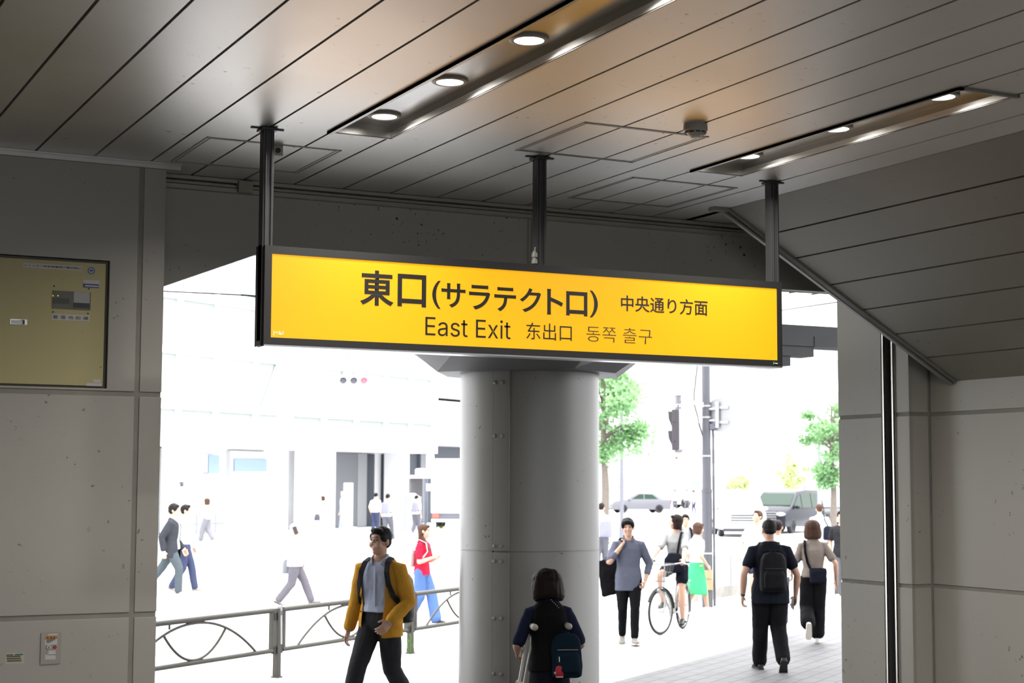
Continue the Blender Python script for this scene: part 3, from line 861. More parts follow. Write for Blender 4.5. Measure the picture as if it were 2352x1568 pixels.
class P: pass
def person(label, loc, face, H=1.72, fem=False, build=1.0, vox=0.012, lean=3.0, side=0.0, twist=0.0, hunch=0.0,
           legs=((0.09, 0.0, 0.0, 0.0), (-0.09, 0.0, 0.0, 0.0)), arms=((0.05, 0.04, 0.50), (0.05, 0.04, 0.50)),
           poles=((0.35, -1, 0.1), (-0.35, -1, 0.1)), head=(0.0, 0.0, 0.0), hair=('short', HAIR_K), top=None, bottom=None, shoes=None,
           skin=SKIN, group=None, seat=None, hands=(None, None), curl=22, detail=True, thumbs=(None, None), knees=(0, 0), toe_out=6, faces=False):
    """local frame: +X the person's right, +Y where the body faces, Z up.
    legs: (x, y, lift, heel pitch) right, left; arms: wrist from shoulder as (out, forward, down); head: (yaw, pitch, roll)"""
    q = P(); s = H/1.72
    root = thing('person', label, 'person', loc, -(YAW+R(face)), group)
    q.root = root; q.s = s
    L1, L2 = 0.235*H, 0.242*H
    an = []
    for (x, y, lift, pit) in legs:
        an.append(V(x*s, y*s, 0.078*s+lift*s+0.08*s*math.sin(R(abs(pit)))*0.9))
    hw = 0.088*s
    hz = 0.525*H
    for i, a in enumerate(an):
        sx = hw if i == 0 else -hw
        d2 = (a.x-sx)**2+a.y**2
        hz = min(hz, a.z+math.sqrt(max(0.05, ((L1+L2)*0.997)**2-d2)))
    if seat: hz = seat[2]
    pel = V(seat[0] if seat else 0, seat[1] if seat else 0, hz)
    rot = Matrix.Rotation(R(-lean), 3, 'X') @ Matrix.Rotation(R(side), 3, 'Y')
    rot2 = Matrix.Rotation(R(-lean-hunch), 3, 'X') @ Matrix.Rotation(R(side), 3, 'Y') @ Matrix.Rotation(R(-twist), 3, 'Z')
    def sp_(z, y=0.0):                         # point on the spine z above the hips
        z *= s
        if z <= 0.2*s: return pel+rot @ V(0, y*s, z)
        b = pel+rot @ V(0, 0, 0.2*s)
        return b+rot2 @ V(0, y*s, z-0.2*s)
    X1, Y1 = rot @ V(1, 0, 0), rot @ V(0, 1, 0)
    X2, Y2, Z2 = rot2 @ V(1, 0, 0), rot2 @ V(0, 1, 0), rot2 @ V(0, 0, 1)
    q.sp, q.X2, q.Y2, q.Z2, q.X1, q.Y1, q.pel = sp_, X2, Y2, Z2, X1, Y1, pel
    bw = build*s*(0.92 if fem else 1.0)
    shw = (0.150 if fem else 0.170)*s*(0.5+0.5*build)
    sh = [sp_(0.458)+X2*shw, sp_(0.458)-X2*shw]
    U1, U2 = 0.170*H, 0.150*H
    el, wr = [], []
    for i in range(2):
        sg_ = 1 if i == 0 else -1
        o_, f_, d_ = arms[i]
        tgt = sh[i]+V(sg_*o_*s, f_*s, -d_*s)
        e_, w_ = ik(sh[i], tgt, U1, U2, Vector(poles[i]))
        el.append(e_); wr.append(w_)
    hips = [pel+X1*hw, pel-X1*hw]
    kn = []
    for i in range(2):
        k_, a_ = ik(hips[i], an[i], L1, L2, V(knees[i], 1, 0.15)); kn.append(k_); an[i] = a_
    q.sh, q.el, q.wr, q.hips, q.kn, q.an = sh, el, wr, hips, kn, an
    HR = Matrix.Rotation(R(-lean*0.4-hunch*0.3), 3, 'X') @ Matrix.Rotation(R(-twist-head[0]), 3, 'Z') @ Matrix.Rotation(R(-head[1]), 3, 'X') @ Matrix.Rotation(R(head[2]), 3, 'Y')
    nb = sp_(0.565); hs = s*(0.97 if fem else 1.0)
    hc = nb+Z2*0.045*s+HR @ V(0, 0.012*hs, 0.085*hs)
    def hp(x, y, z): return hc+HR @ V(x*hs, y*hs, z*hs)
    q.hp, q.hc, q.HR = hp, hc, HR
    # --- body
    mb = MB()
    tor = [(-0.07, 0.10, 0.085), (0.0, 0.150, 0.10), (0.05, 0.150, 0.10), (0.16, 0.128, 0.088), (0.30, 0.145, 0.098), (0.41, 0.15, 0.098), (0.465, 0.138, 0.080), (0.505, 0.105, 0.066), (0.54, 0.068, 0.058), (0.575, 0.052, 0.055)]
    mb.rings([ell(mb, sp_(z), a*bw, b*bw, X1 if z < 0.2 else X2, Y1 if z < 0.2 else Y2, 20, 2.3) for z, a, b in tor])
    chain(mb, [sp_(0.53), nb+Z2*0.02*s, hp(0, -0.02, -0.05)], [0.056*s, 0.053*s, 0.052*s])
    E3 = HR
    mb.ball(hp(0, -0.012, 0.022), 1, 20, (0.076*hs, 0.096*hs, 0.096*hs), E3)
    mb.ball(hp(0, 0.022, -0.05), 1, 18, (0.058*hs, 0.064*hs, 0.066*hs), E3)
    if detail:
        mb.ball(hp(0, 0.063, -0.094), 1, 12, (0.026*hs, 0.022*hs, 0.02*hs), E3)
        chain(mb, [hp(0, 0.080, 0.018), hp(0, 0.098, -0.010), hp(0, 0.104, -0.026)], [0.009*hs, 0.011*hs, 0.014*hs], n=10)
        mb.ball(hp(0, 0.074, 0.032), 1, 12, (0.05*hs, 0.016*hs, 0.012*hs), E3)
        mb.ball(hp(0, 0.078, -0.058), 1, 12, (0.024*hs, 0.013*hs, 0.006*hs), E3); mb.ball(hp(0, 0.076, -0.068), 1, 12, (0.02*hs, 0.013*hs, 0.007*hs), E3)
        for sg_ in (1, -1):
            mb.ball(hp(sg_*0.078, -0.008, -0.008), 1, 12, (0.010*hs, 0.020*hs, 0.033*hs), E3)
            mb.ball(hp(sg_*0.036, 0.064, -0.03), 1, 12, (0.028*hs, 0.026*hs, 0.03*hs), E3)
    ar = 0.9 if fem else 1.0
    for i in range(2):
        sg_ = 1 if i == 0 else -1
        mid = (sh[i]+el[i])/2
        chain(mb, [sh[i]-X2*sg_*0.06*s, sh[i], mid, el[i]], [0.046*bw, 0.050*bw*ar, 0.047*bw*ar, 0.039*s*ar])
        f1 = el[i]+(wr[i]-el[i])*0.3
        chain(mb, [el[i], f1, wr[i]], [0.039*s*ar, 0.042*s*ar, 0.026*s*ar])
        d = (wr[i]-el[i]).normalized() if hands[i] is None else Vector(hands[i]).normalized()
        th = V(-sg_*0.3, 1, 0.2) if thumbs[i] is None else Vector(thumbs[i])
        th = th-d*th.dot(d)
        if th.length < 0.05: th = d.orthogonal()
        th.normalize()
        nrm = d.cross(th)*(-sg_)
        w0 = wr[i]; k = s*(0.9 if fem else 1.0)
        if detail:
            rings = [ell(mb, w0-d*0.01*k, 0.026*k, 0.020*k, th, nrm, 14), ell(mb, w0+d*0.03*k, 0.036*k, 0.020*k, th, nrm, 14, 2.4), ell(mb, w0+d*0.065*k, 0.042*k, 0.016*k, th, nrm, 14, 2.4), ell(mb, w0+d*0.093*k, 0.040*k, 0.012*k, th, nrm, 14, 2.4)]
            mb.rings(rings)
            for (off, ln) in ((0.031, 0.070), (0.0105, 0.080), (-0.0105, 0.074), (-0.031, 0.058)):
                p0 = w0+d*0.085*k+th*off*k
                pts = [p0]; a = 0
                for m_, fr_ in enumerate((0.45, 0.3, 0.25)):
                    a += curl*(1.0+0.35*m_)
                    dr_ = d*math.cos(R(a))+nrm*math.sin(R(a))+th*off*0.9
                    pts.append(pts[-1]+dr_.normalized()*ln*fr_*k)
                chain(mb, pts, [0.0098*k, 0.0092*k, 0.0085*k, 0.0072*k], n=8)
            p0 = w0+d*0.028*k+th*0.026*k
            p1 = p0+(d*0.55+th*0.75+nrm*0.35).normalized()*0.038*k
            p2 = p1+(d*0.85+th*0.25+nrm*0.45).normalized()*0.032*k
            chain(mb, [p0, p1, p2], [0.014*k, 0.0115*k, 0.0085*k], n=8)
        else:
            chain(mb, [w0, w0+d*0.08*k, w0+d*0.16*k], [(0.03*k, 0.02*k), (0.04*k, 0.018*k), (0.02*k, 0.012*k)], th)
        q.hd = getattr(q, 'hd', []) + [(d, th, nrm, w0)]
        chain(mb, [hips[i]+V(0, 0, 0.0), (hips[i]+kn[i])/2, kn[i]], [0.082*bw, 0.073*bw, 0.052*s])
        c1 = kn[i]+(an[i]-kn[i])*0.3
        chain(mb, [kn[i], c1, an[i]], [0.051*s, 0.054*s, 0.034*s])
    q.body = finish('body', mb, skin, root, vox, 2)
    if faces and detail:
        for sg_ in (1, -1):
            mb = MB(); mb.ball(hp(sg_*0.031, 0.081, 0.012), 1, 10, (0.013*hs, 0.006*hs, 0.006*hs), E3); mb.build('eye', EYE_M, root, smooth=True)
            mb = MB(); chain(mb, [hp(sg_*0.016, 0.093, 0.033), hp(sg_*0.034, 0.090, 0.037), hp(sg_*0.05, 0.078, 0.032)], [0.003*hs, 0.004*hs, 0.002*hs], n=6); mb.build('eyebrow', hair[1], root, smooth=True)
    # --- hair
    st, hm = hair[0], hair[1]
    mb = MB()
    def hb(x, y, z, a, b, c): mb.ball(hp(x, y, z), 1, 18, (a*hs, b*hs, c*hs), E3)
    if st == 'short':
        hb(0, -0.022, 0.040, 0.085, 0.101, 0.092); hb(0, 0.048, 0.088, 0.062, 0.045, 0.030); hb(0, -0.045, 0.0, 0.076, 0.070, 0.07)
        for sg_ in (1, -1): hb(sg_*0.066, 0.012, 0.035, 0.018, 0.05, 0.04)
    elif st == 'mop':
        hb(0, -0.020, 0.045, 0.092, 0.104, 0.094); hb(0.01, 0.058, 0.078, 0.070, 0.042, 0.034); hb(0, -0.045, 0.0, 0.085, 0.075, 0.075)
        for sg_ in (1, -1): hb(sg_*0.072, 0.022, 0.035, 0.022, 0.05, 0.048)
    elif st == 'crop':
        hb(0, -0.016, 0.036, 0.082, 0.100, 0.088); hb(0, -0.045, 0.0, 0.072, 0.066, 0.06)
    elif st in ('bob', 'bobshort'):
        k = hair[2] if len(hair) > 2 else (1.18 if st == 'bob' else 1.0)
        lo = -0.15 if st == 'bob' else -0.11
        hb(0, -0.026, 0.030, 0.100*k, 0.108*k, 0.104)
        mb.rings([ell(mb, hp(0, -0.03, z), a*k*hs, b*k*hs, HR @ V(1, 0, 0), HR @ V(0, 1, 0)) for z, a, b in ((0.05, 0.094, 0.098), (-0.01, 0.104, 0.094), (lo*0.45, 0.108, 0.088), (lo*0.8, 0.105, 0.080), (lo, 0.088, 0.066))])
        hb(0, 0.045, 0.088, 0.062, 0.045, 0.028)
    elif st in ('long', 'tail'):
        hb(0, -0.022, 0.036, 0.086, 0.102, 0.092)
        mb.rings([ell(mb, hp(0, -0.03, 0.06), 0.08*hs, 0.088*hs, HR @ V(1, 0, 0), HR @ V(0, 1, 0)), ell(mb, hp(0, -0.05, -0.05), 0.086*hs, 0.066*hs, HR @ V(1, 0, 0), HR @ V(0, 1, 0)), ell(mb, hp(0, -0.06, -0.15), 0.075*hs, 0.05*hs, HR @ V(1, 0, 0), HR @ V(0, 1, 0))])
        if st == 'long':
            chain(mb, [hp(0.02, -0.05, -0.10), hp(0.07, 0.02, -0.19), hp(0.085, 0.085, -0.30), hp(0.08, 0.10, -0.37)], [0.05*hs, 0.036*hs, 0.03*hs, 0.015*hs])
            chain(mb, [hp(0, -0.06, -0.12), hp(0, -0.11, -0.26)], [(0.07*hs, 0.045*hs), (0.055*hs, 0.02*hs)], X2)
        hb(0, 0.05, 0.085, 0.058, 0.04, 0.026)
    finish('hair', mb, hm, root, max(0.006, vox*0.8), 2, 0.0045, 26, (1, 1, 0.35))
    # --- lower garment
    bt = bottom
    if bt:
        k, m_ = bt[0], bt[1]
        ext = bt[2] if len(bt) > 2 else 1.0
        mb = MB()
        if k in ('trousers', 'slim', 'wide', 'shorts'):
            rr = {'trousers': (0.104, 0.096, 0.080, 0.074, 0.070), 'slim': (0.100, 0.088, 0.068, 0.060, 0.052), 'wide': (0.108, 0.108, 0.106, 0.108, 0.112), 'shorts': (0.108, 0.108, 0.102, 0.1, 0.1)}[k]
            for i in range(2):
                th_ = [hips[i]+V(0, 0, 0.01*s), (hips[i]+kn[i])/2, kn[i]]
                ra = [rr[0]*bw, rr[1]*bw, rr[2]*bw]
                if k == 'shorts':
                    th_ = [hips[i], hips[i]+(kn[i]-hips[i])*ext]; ra = [rr[0]*bw, rr[1]*bw]
                else:
                    e_ = kn[i]+(an[i]-kn[i])*ext
                    th_ += [(kn[i]+e_)/2, e_]; ra += [rr[3]*bw, rr[4]*bw]
                chain(mb, th_, ra, n=16, round_end=True)
            mb.rings([ell(mb, sp_(z), a*bw, b*bw, X1, Y1, 20, 2.3) for z, a, b in ((-0.07, 0.12, 0.105), (0.0, 0.172, 0.122), (0.06, 0.170, 0.118), (0.135, 0.152, 0.108))])
        else:
            lo, wid = bt[2], bt[3]
            kc = (kn[0]+kn[1])/2; ac = (an[0]+an[1])/2
            def ctr(t): return pel+(ac-pel)*t
            mb.rings([ell(mb, sp_(0.135), 0.148*bw, 0.108*bw, X1, Y1, 24), ell(mb, sp_(0.0), 0.175*bw, 0.135*bw, X1, Y1, 24), ell(mb, ctr(lo*0.4), (0.18+wid*0.4)*bw, (0.15+wid*0.5)*bw, X1, Y1, 24), ell(mb, ctr(lo*0.8), (0.18+wid*0.8)*bw, (0.16+wid*0.9)*bw, X1, Y1, 24), ell(mb, ctr(lo), (0.175+wid)*bw, (0.15+wid)*bw, X1, Y1, 24)])
        q.bottom = finish({'trousers': 'trousers', 'slim': 'trousers', 'wide': 'trousers', 'shorts': 'shorts'}.get(k, 'skirt'), mb, m_, root, vox, 3, 0.006*min(1, s), 11, (1, 1, 0.7))
    # --- upper garment
    def torso_shell(mb, g, hem, neck=0.556, e=2.3):
        tr = [(hem, 0.170, 0.125), (max(hem+0.04, 0.03), 0.168, 0.122), (0.16, 0.155, 0.112), (0.30, 0.165, 0.118), (0.40, 0.168, 0.118), (0.46, 0.158, 0.100), (0.505, 0.122, 0.084), (0.54, 0.082, 0.072), (neck, 0.064, 0.066)]
        if hem < 0.03: tr[0] = (hem, 0.182, 0.138); tr[1] = (tr[1][0], 0.180, 0.134)
        if fem: tr = [(z, a*(0.94 if 0.1 < z < 0.25 else 1.0), b+(0.016 if 0.3 <= z <= 0.42 else 0)) for z, a, b in tr]
        rg = [ell(mb, sp_(z), a*bw+g*s, b*bw+g*s, X1 if z < 0.2 else X2, Y1 if z < 0.2 else Y2, 24, e) for z, a, b in tr]
        for k_, dip in ((-1, 0.55), (-2, 0.45), (-3, 0.15)):
            c_ = sp_(tr[k_][0]); rg[k_] = [p_-Z2*max(-0.02*s, (p_-c_).dot(Y2))*dip for p_ in rg[k_]]
        mb.rings(rg)
    def sleeve(mb, i, ln, g, taper=0.0):
        sg_ = 1 if i == 0 else -1
        pts = [sh[i]-X2*sg_*0.075*s+Z2*0.012*s, sh[i]]; ra = [0.056*bw+g*s, 0.062*bw+g*s]
        if ln <= 1:
            pts.append(sh[i]+(el[i]-sh[i])*ln); ra.append((0.066 if ln < 0.9 else 0.058)*s*ar+g*s)
        else:
            pts += [(sh[i]+el[i])/2, el[i], el[i]+(wr[i]-el[i])*(ln-1)*0.5, el[i]+(wr[i]-el[i])*(ln-1)]
            ra += [0.061*s*ar+g*s, 0.054*s*ar+g*s, 0.049*s*ar+g*s, 0.042*s*ar+g*s]
        chain(mb, pts, ra, n=14)
    q.torso_shell, q.sleeve = torso_shell, sleeve
    if top:
        k, m_, ln, hem = top[:4]
        mb = MB()
        torso_shell(mb, 0.004, hem)
        for i in range(2): sleeve(mb, i, ln[i] if isinstance(ln, tuple) else ln, 0.002)
        q.top = finish(k, mb, m_, root, vox, 3, 0.005*min(1, s), 12, (1, 1, 0.8))
        if k == 'shirt':
            mb = MB()
            for sg_ in (1, -1):
                pts = [nb+Y2*(-0.066*s)+Z2*0.004*s, nb+X2*sg_*0.068*s-Y2*0.01*s+Z2*0.004*s, nb+X2*sg_*0.066*s+Y2*0.045*s-Z2*0.022*s, nb+X2*sg_*0.046*s+Y2*0.082*s-Z2*0.066*s]
                for a_, b_, w_ in zip(pts[:-1], pts[1:], (0.020, 0.022, 0.026)): chain(mb, [a_, b_], [(0.008*s, w_*s), (0.008*s, w_*s)], (X2*sg_+Y2*0.3).normalized())
            finish('collar', mb, m_, root, max(0.006, vox*0.7), 1)
    # --- shoes
    if shoes:
        sm, so = shoes
        for i in range(2):
            pit = legs[i][3]; sg_ = 1 if i == 0 else -1
            yawf = R(-sg_*toe_out)
            FR = Matrix.Rotation(yawf, 3, 'Z') @ Matrix.Rotation(R(-pit), 3, 'X')
            k = s*(0.9 if fem else 1.0)
            def fp(x, y, z): return an[i]+FR @ V(x*k, y*k, (z-0.078)*k)
            mb = MB()
            prof = [(-0.072, 0.026, 0.050), (-0.055, 0.034, 0.075), (-0.02, 0.037, 0.090), (0.03, 0.039, 0.080), (0.07, 0.043, 0.062), (0.12, 0.047, 0.048), (0.165, 0.041, 0.038), (0.19, 0.024, 0.026)]
            mb.rings([ell(mb, fp(0, y, 0.012+h/2), wd*k, h/2*k, FR @ V(1, 0, 0), FR @ V(0, 0, 1), 14, 2.6) for y, wd, h in prof])
            sh_ = finish('shoe', mb, sm, root, max(0.006, vox*0.7), 1)
            mb = MB()
            ou = [(y, wd+0.003) for y, wd, h in prof]
            pts = [fp(w_, y, 0.0) for y, w_ in ou]+[fp(-w_, y, 0.0) for y, w_ in ou[::-1]]
            mb.poly(pts, FR @ V(0, 0, 0.02*k))
            mb.build('sole', so, sh_)
    q.mw = Matrix.Translation(Vector(loc)) @ Matrix.Rotation(-(YAW+R(face)), 4, 'Z')
    return q

def worn(q, name, label, cat, group=None):
    """a carried thing shares its wearer's frame but is an object of its own"""
    return thing(name, label, cat, q.root.location, q.root.rotation_euler.z, group)
def backpack(q, label, m_, w=0.30, h=0.42, d=0.15, z=0.30, x=0.0, gap=0.115, straps=True, strap_m=None, vox=0.012, pocket=True, zip_m=None):
    t = worn(q, 'backpack', label, 'backpack'); s = q.s
    c = q.sp(z, -gap-d/2)+q.X2*x*s
    mb = MB()
    hz_ = h/2*s
    mb.rings([ell(mb, c+q.Z2*zz*hz_, w/2*s*k, d/2*s*k2, q.X2, q.Y2, 24, 3.2) for zz, k, k2 in ((-1, 0.80, 0.75), (-0.93, 0.97, 0.95), (-0.5, 1, 1.05), (0.2, 1.0, 0.98), (0.7, 0.92, 0.85), (0.93, 0.70, 0.62), (1.0, 0.4, 0.35))])
    finish('main_body', mb, m_, t, vox, 3, 0.005, 9)
    if pocket:
        mb = MB(); cc = c-q.Y2*(d/2*s)
        mb.rings([ell(mb, cc+q.Z2*zz*hz_, w*0.40*s*k, 0.035*s*k2, q.X2, q.Y2, 20, 3.2) for zz, k, k2 in ((-0.85, 0.85, 0.7), (-0.75, 1, 1), (-0.1, 1, 1), (0.1, 0.8, 0.5))])
        finish('pocket', mb, m_, t, vox, 2, 0.003, 12)
        mb = MB(); chain(mb, [cc-q.Y2*0.01*s+q.Z2*hz_*0.2+q.X2*w*k_*s for k_ in (-0.33, -0.15, 0.15, 0.33)], [0.004*s]*4, n=6); mb.build('zip', zip_m or M_STEEL, t)
    if straps:
        for sg_ in (1, -1):
            X = q.X2*sg_
            pts = [q.sp(0.45, -0.125)+X*0.06*s, q.sp(0.515, -0.08)+X*0.085*s, q.sp(0.548, 0.0)+X*0.095*s, q.sp(0.52, 0.08)+X*0.105*s, q.sp(0.44, 0.132)+X*0.118*s, q.sp(0.34, 0.135)+X*0.135*s, q.sp(0.24, 0.10)+X*0.158*s, q.sp(0.18, 0.02)+X*0.178*s, q.sp(0.12, -0.10)+X*0.13*s]
            nr = [-q.Y2+q.Z2, -q.Y2*0.4+q.Z2, q.Z2, q.Y2*0.6+q.Z2, q.Y2, q.Y2+X*0.3, q.Y2*0.6+X, X, X-q.Y2]
            mb = MB(); ribbon(mb, pts, nr, 0.045*s, 0.012*s); mb.build('strap', strap_m or m_, t, smooth=False)
    mb = MB(); a = c+q.Z2*hz_*0.97
    mb.tube([a-q.X2*0.03*s, a-q.X2*0.028*s+q.Z2*0.035*s, a+q.X2*0.028*s+q.Z2*0.035*s, a+q.X2*0.03*s], 0.007*s, 8); mb.build('grab_handle', strap_m or m_, t)
    return t

# ------------------------------------------------------------------ who is there
BLACKC = fab('black', (0.006, 0.006, 0.007)); CHAR = fab('charcoal', (0.022, 0.022, 0.025)); NAVY = fab('navy', (0.014, 0.018, 0.045))
NAVYD = fab('dark_navy', (0.008, 0.009, 0.016)); LBLUE = fab('light_blue', (0.33, 0.36, 0.47)); MUST = fab('mustard_knit', (0.42, 0.21, 0.025), bump=0.6, bscale=180)
TAUPE = fab('taupe', (0.20, 0.165, 0.145)); CHAMB = fab('chambray', (0.10, 0.107, 0.145)); LGREY = fab('light_grey', (0.27, 0.27, 0.27)); WHITEC = fab('white', (0.72, 0.72, 0.72))
RED = fab('red', (0.40, 0.012, 0.035)); JEANS = fab('blue_denim', (0.07, 0.125, 0.28)); GREEN = fab('green', (0.05, 0.42, 0.15)); MAUVE = fab('mauve_grey', (0.095, 0.088, 0.102))
SUITG = fab('slate_suit', (0.030, 0.032, 0.038)); TEALG = fab('grey_teal', (0.058, 0.070, 0.078)); NAVYM = fab('mid_navy', (0.036, 0.042, 0.080)); GREYP = fab('pale_grey', (0.15, 0.15, 0.165)); GREYM = fab('mid_grey', (0.09, 0.09, 0.105))
SH_BLACK = mat('shoe_black', (0.012, 0.012, 0.012), 0.4); SH_WHITE = mat('shoe_white', (0.6, 0.59, 0.56), 0.55); SH_GREY = mat('shoe_grey', (0.20, 0.18, 0.16), 0.6, var=0.4, scale=40)
SOLE_W = mat('sole_white', (0.55, 0.52, 0.46), 0.6); SOLE_K = mat('sole_black', (0.012, 0.012, 0.012), 0.6)
LEATHER = mat('leather_black', (0.007, 0.007, 0.008), 0.4, var=0.2, bump=0.2, spec=0.25)
BAGBLUE = fab('bag_navy', (0.007, 0.017, 0.032))

def stride(a, up=28, w=0.075, lead='R'):
    f, b = (w, a, 0.0, -8 if a > 0.3 else 0), (w, -a*0.95, 0.0, up)
    if lead == 'R': return ((f[0], f[1], f[2], f[3]), (-b[0], b[1], b[2], b[3]))
    return ((b[0], b[1], b[2], b[3]), (-f[0], f[1], f[2], f[3]))

# 1 man in the mustard cardigan
p = person('person in mustard cardigan over light blue shirt, walking past the guard fence', gnd(872, 1654), 212, H=1.83, vox=0.0065, lean=1, twist=-12, head=(16, -2, 0),
           legs=stride(0.36, 32, 0.08, 'R'), arms=((0.12, 0.03, 0.52), (0.05, 0.19, 0.43)), poles=((0.5, -1, 0), (-0.5, -1, 0)), hair=('short', HAIR_K),
           top=('shirt', LBLUE, 1.97, 0.10), bottom=('trousers', CHAR, 0.97), shoes=(SH_BLACK, SOLE_K), skin=SKIN_D, faces=True, curl=20)
q = p
def open_front(cx, pts):
    """opens a garment down its front: pts = (z, half width) from hem up, in local metres"""
    def f(bm):
        (z0, h0), (z1, h1) = pts
        for sg_ in (1, -1):
            a, b = V(cx+sg_*h0, 0, z0), V(cx+sg_*h1, 0, z1)
            d = (b-a).normalized(); n = V(d.z, 0, -d.x)
            bmesh.ops.bisect_plane(bm, geom=bm.verts[:]+bm.edges[:]+bm.faces[:], plane_co=a, plane_no=n)
        dead = []
        for fc in bm.faces:
            c = fc.calc_center_median()
            hh = h0+(h1-h0)*(c.z-z0)/(z1-z0)
            if c.y > 0.015 and abs(c.x-cx) < hh: dead.append(fc)
        bmesh.ops.delete(bm, geom=dead, context='FACES')
    return f
s = q.s
mb = MB(); q.torso_shell(mb, 0.020, -0.11)
for i in range(2): q.sleeve(mb, i, 1.93, 0.012)
hz = q.pel.z
cdg = finish('cardigan', mb, MUST, q.root, 0.0075, 3, 0.005, 12, (1, 1, 0.8), open_front(-0.005, ((hz-0.15*s, 0.112), (hz+0.5*s, 0.128))))
mb = MB()
for (z, x) in ((0.10, 0.135), (0.0, 0.132), (-0.08, 0.130)):
    c = q.sp(z, 0.112)+q.X1*x; mb2 = MB(); mb2.ball(c, 0.009, 10, (1, 0.6, 1)); mb2.build('button', LEATHER, cdg, smooth=True)
mb.bm.free()
mb = MB(); mb.rings([ell(mb, q.sp(z), 0.158*s, 0.114*s, q.X1, q.Y1, 28, 2.3) for z in (0.108, 0.145)]); bl = mb.build('belt', LEATHER, q.root, smooth=True)
mb = MB(); mb.obox(q.sp(0.127, 0.118), (0.045, 0.006, 0.036)); mb.build('buckle', M_STEEL, bl)
mb = MB(); mb.obox(q.sp(0.32, 0.126*1.0), (0.022, 0.006, 0.36)); mb.build('button_placket', LBLUE, q.top, bevel=0.002)
d, th, nr, w0 = q.hd[1]
wt = thing('wristwatch', 'steel wristwatch on the left wrist of the person in mustard cardigan', 'watch', q.root.location, q.root.rotation_euler.z)
mb = MB(); mb.rings([ell(mb, w0+d*k, 0.036, 0.030, th, nr, 18) for k in (-0.022, 0.0)]); mb.build('band', LEATHER, wt, smooth=True)
mb = MB(); c = w0-d*0.011-nr*0.031; mb.cyl(c, c-nr*0.010, 0.021, 20); mb.build('case', M_STEEL, wt, smooth=True)
backpack(q, 'black leather backpack on the person in mustard cardigan', LEATHER, w=0.33, h=0.44, d=0.19, z=0.20, gap=0.13, vox=0.010, strap_m=fab('strap', (0.02, 0.02, 0.024)))

# 2 person on crutches in front of the pillar
p = person('person with dark bob on two crutches, navy dress, seen from behind at the pillar', gnd(1262, 1786), 352, H=1.53, fem=True, build=1.0, vox=0.0065, lean=5, hunch=9, head=(-14, 14, 0),
           legs=((0.09, -0.05, 0, 0), (-0.09, 0.05, 0, 0)), arms=((0.08, 0.18, 0.35), (0.08, 0.18, 0.35)), poles=((0.42, -1, -0.3), (-0.42, -1, -0.3)), hair=('bob', HAIR_D, 1.38),
           top=('blouse', NAVY, 0.92, 0.07), bottom=('skirt', NAVYD, 0.62, 0.05), shoes=(SH_BLACK, SOLE_K), curl=40)
q = p; s = q.s
mb = MB(); q.torso_shell(mb, 0.012, -0.03, 0.50)
finish('pinafore', mb, fab('pinafore_black', (0.007, 0.007, 0.009)), q.root, 0.009, 3, 0.004, 10)
mb = MB()
for k in range(6): mb.ball(q.sp(0.545-0.014*k, -0.090-0.006*k)+q.X2*(0.012+0.010*k), 0.0035, 6)
mb.build('neck_trim', SOLE_W, q.root)
CRW = mat('crutch_tube', (0.62, 0.60, 0.55), 0.3, metal=0.3); FOAM = mat('crutch_pad', (0.50, 0.47, 0.42), 0.6)
for i, nm, off in ((1, 'left', V(0.045, -0.12, -0.10)), (0, 'right', V(0.035, -0.12, -0.095))):
    sg_ = 1 if i == 0 else -1
    ct = worn(q, 'crutch', 'white tubular crutch under the %s arm of the person in the navy dress' % nm, 'crutch')
    T = q.sh[i]+V(sg_*off.x*0.2, off.y+0.08, off.z); T = V(T.x-sg_*0.015, T.y, T.z)
    B = V(T.x+sg_*(0.17 if i == 1 else 0.05), T.y+0.16, 0.03)
    ax = (B-T).normalized(); fo = V(0.55*sg_, 0.83, 0); fo = (fo-ax*fo.dot(ax)).normalized()
    mb = MB(); mb.tube([T-V(0, 0.14, -0.004), T+V(0, 0.10, 0.0)], 0.024, 14); mb.ball(T-V(0, 0.14, -0.004), 0.0245, 14); mb.build('underarm_pad', FOAM, ct, smooth=True)
    M_ = T+(B-T)*0.62
    mb = MB()
    for e in (1, -1):
        a = T+V(0, 0.0, 0)-V(0, 0.035 if e < 0 else -0.035, 0)
        mb.tube([a, T+(B-T)*0.12+fo*e*0.030, T+(B-T)*0.5+fo*e*0.026, M_+fo*e*0.014, T+(B-T)*0.68+fo*e*0.012], 0.0105, 10)
    mb.build('upper_tubes', CRW, ct, smooth=True)
    mb = MB(); mb.tube([M_, B], 0.0115, 10); mb.build('lower_tube', CRW, ct, smooth=True)
    mb = MB(); mb.tube([B+ax*-0.06, B+ax*0.02], [0.016, 0.021], 12); mb.build('rubber_tip', SOLE_K, ct, smooth=True)
    G = T+(B-T)*0.40
    mb = MB(); mb.tube([G-fo*0.05, G+fo*0.05], 0.016, 12); mb.build('hand_grip', FOAM, ct, smooth=True)
    mb = MB(); mb.obox(T+(B-T)*0.55, (0.06, 0.06, 0.03)); mb.build('height_clamp', mat('clamp_red', (0.30, 0.01, 0.015), 0.4), ct, bevel=0.005)
bp = backpack(q, 'small navy backpack hung low on the person with crutches', BAGBLUE, w=0.25, h=0.36, d=0.12, z=0.10, x=0.115, gap=0.10, straps=False, vox=0.009)
c = q.sp(0.06, -0.25)
ch = worn(q, 'bag_charm', 'small red pouch charm hanging from the navy backpack', 'charm')
mb = MB(); c1 = c+q.X2*0.035
mb.rings([ell(mb, c1+V(0, -0.01, z), a, b, V(1, 0, 0), V(0, 1, 0), 18, 2.6) for z, a, b in ((-0.115, 0.026, 0.010), (-0.11, 0.030, 0.014), (-0.07, 0.031, 0.015), (-0.045, 0.026, 0.013), (-0.033, 0.012, 0.007))])
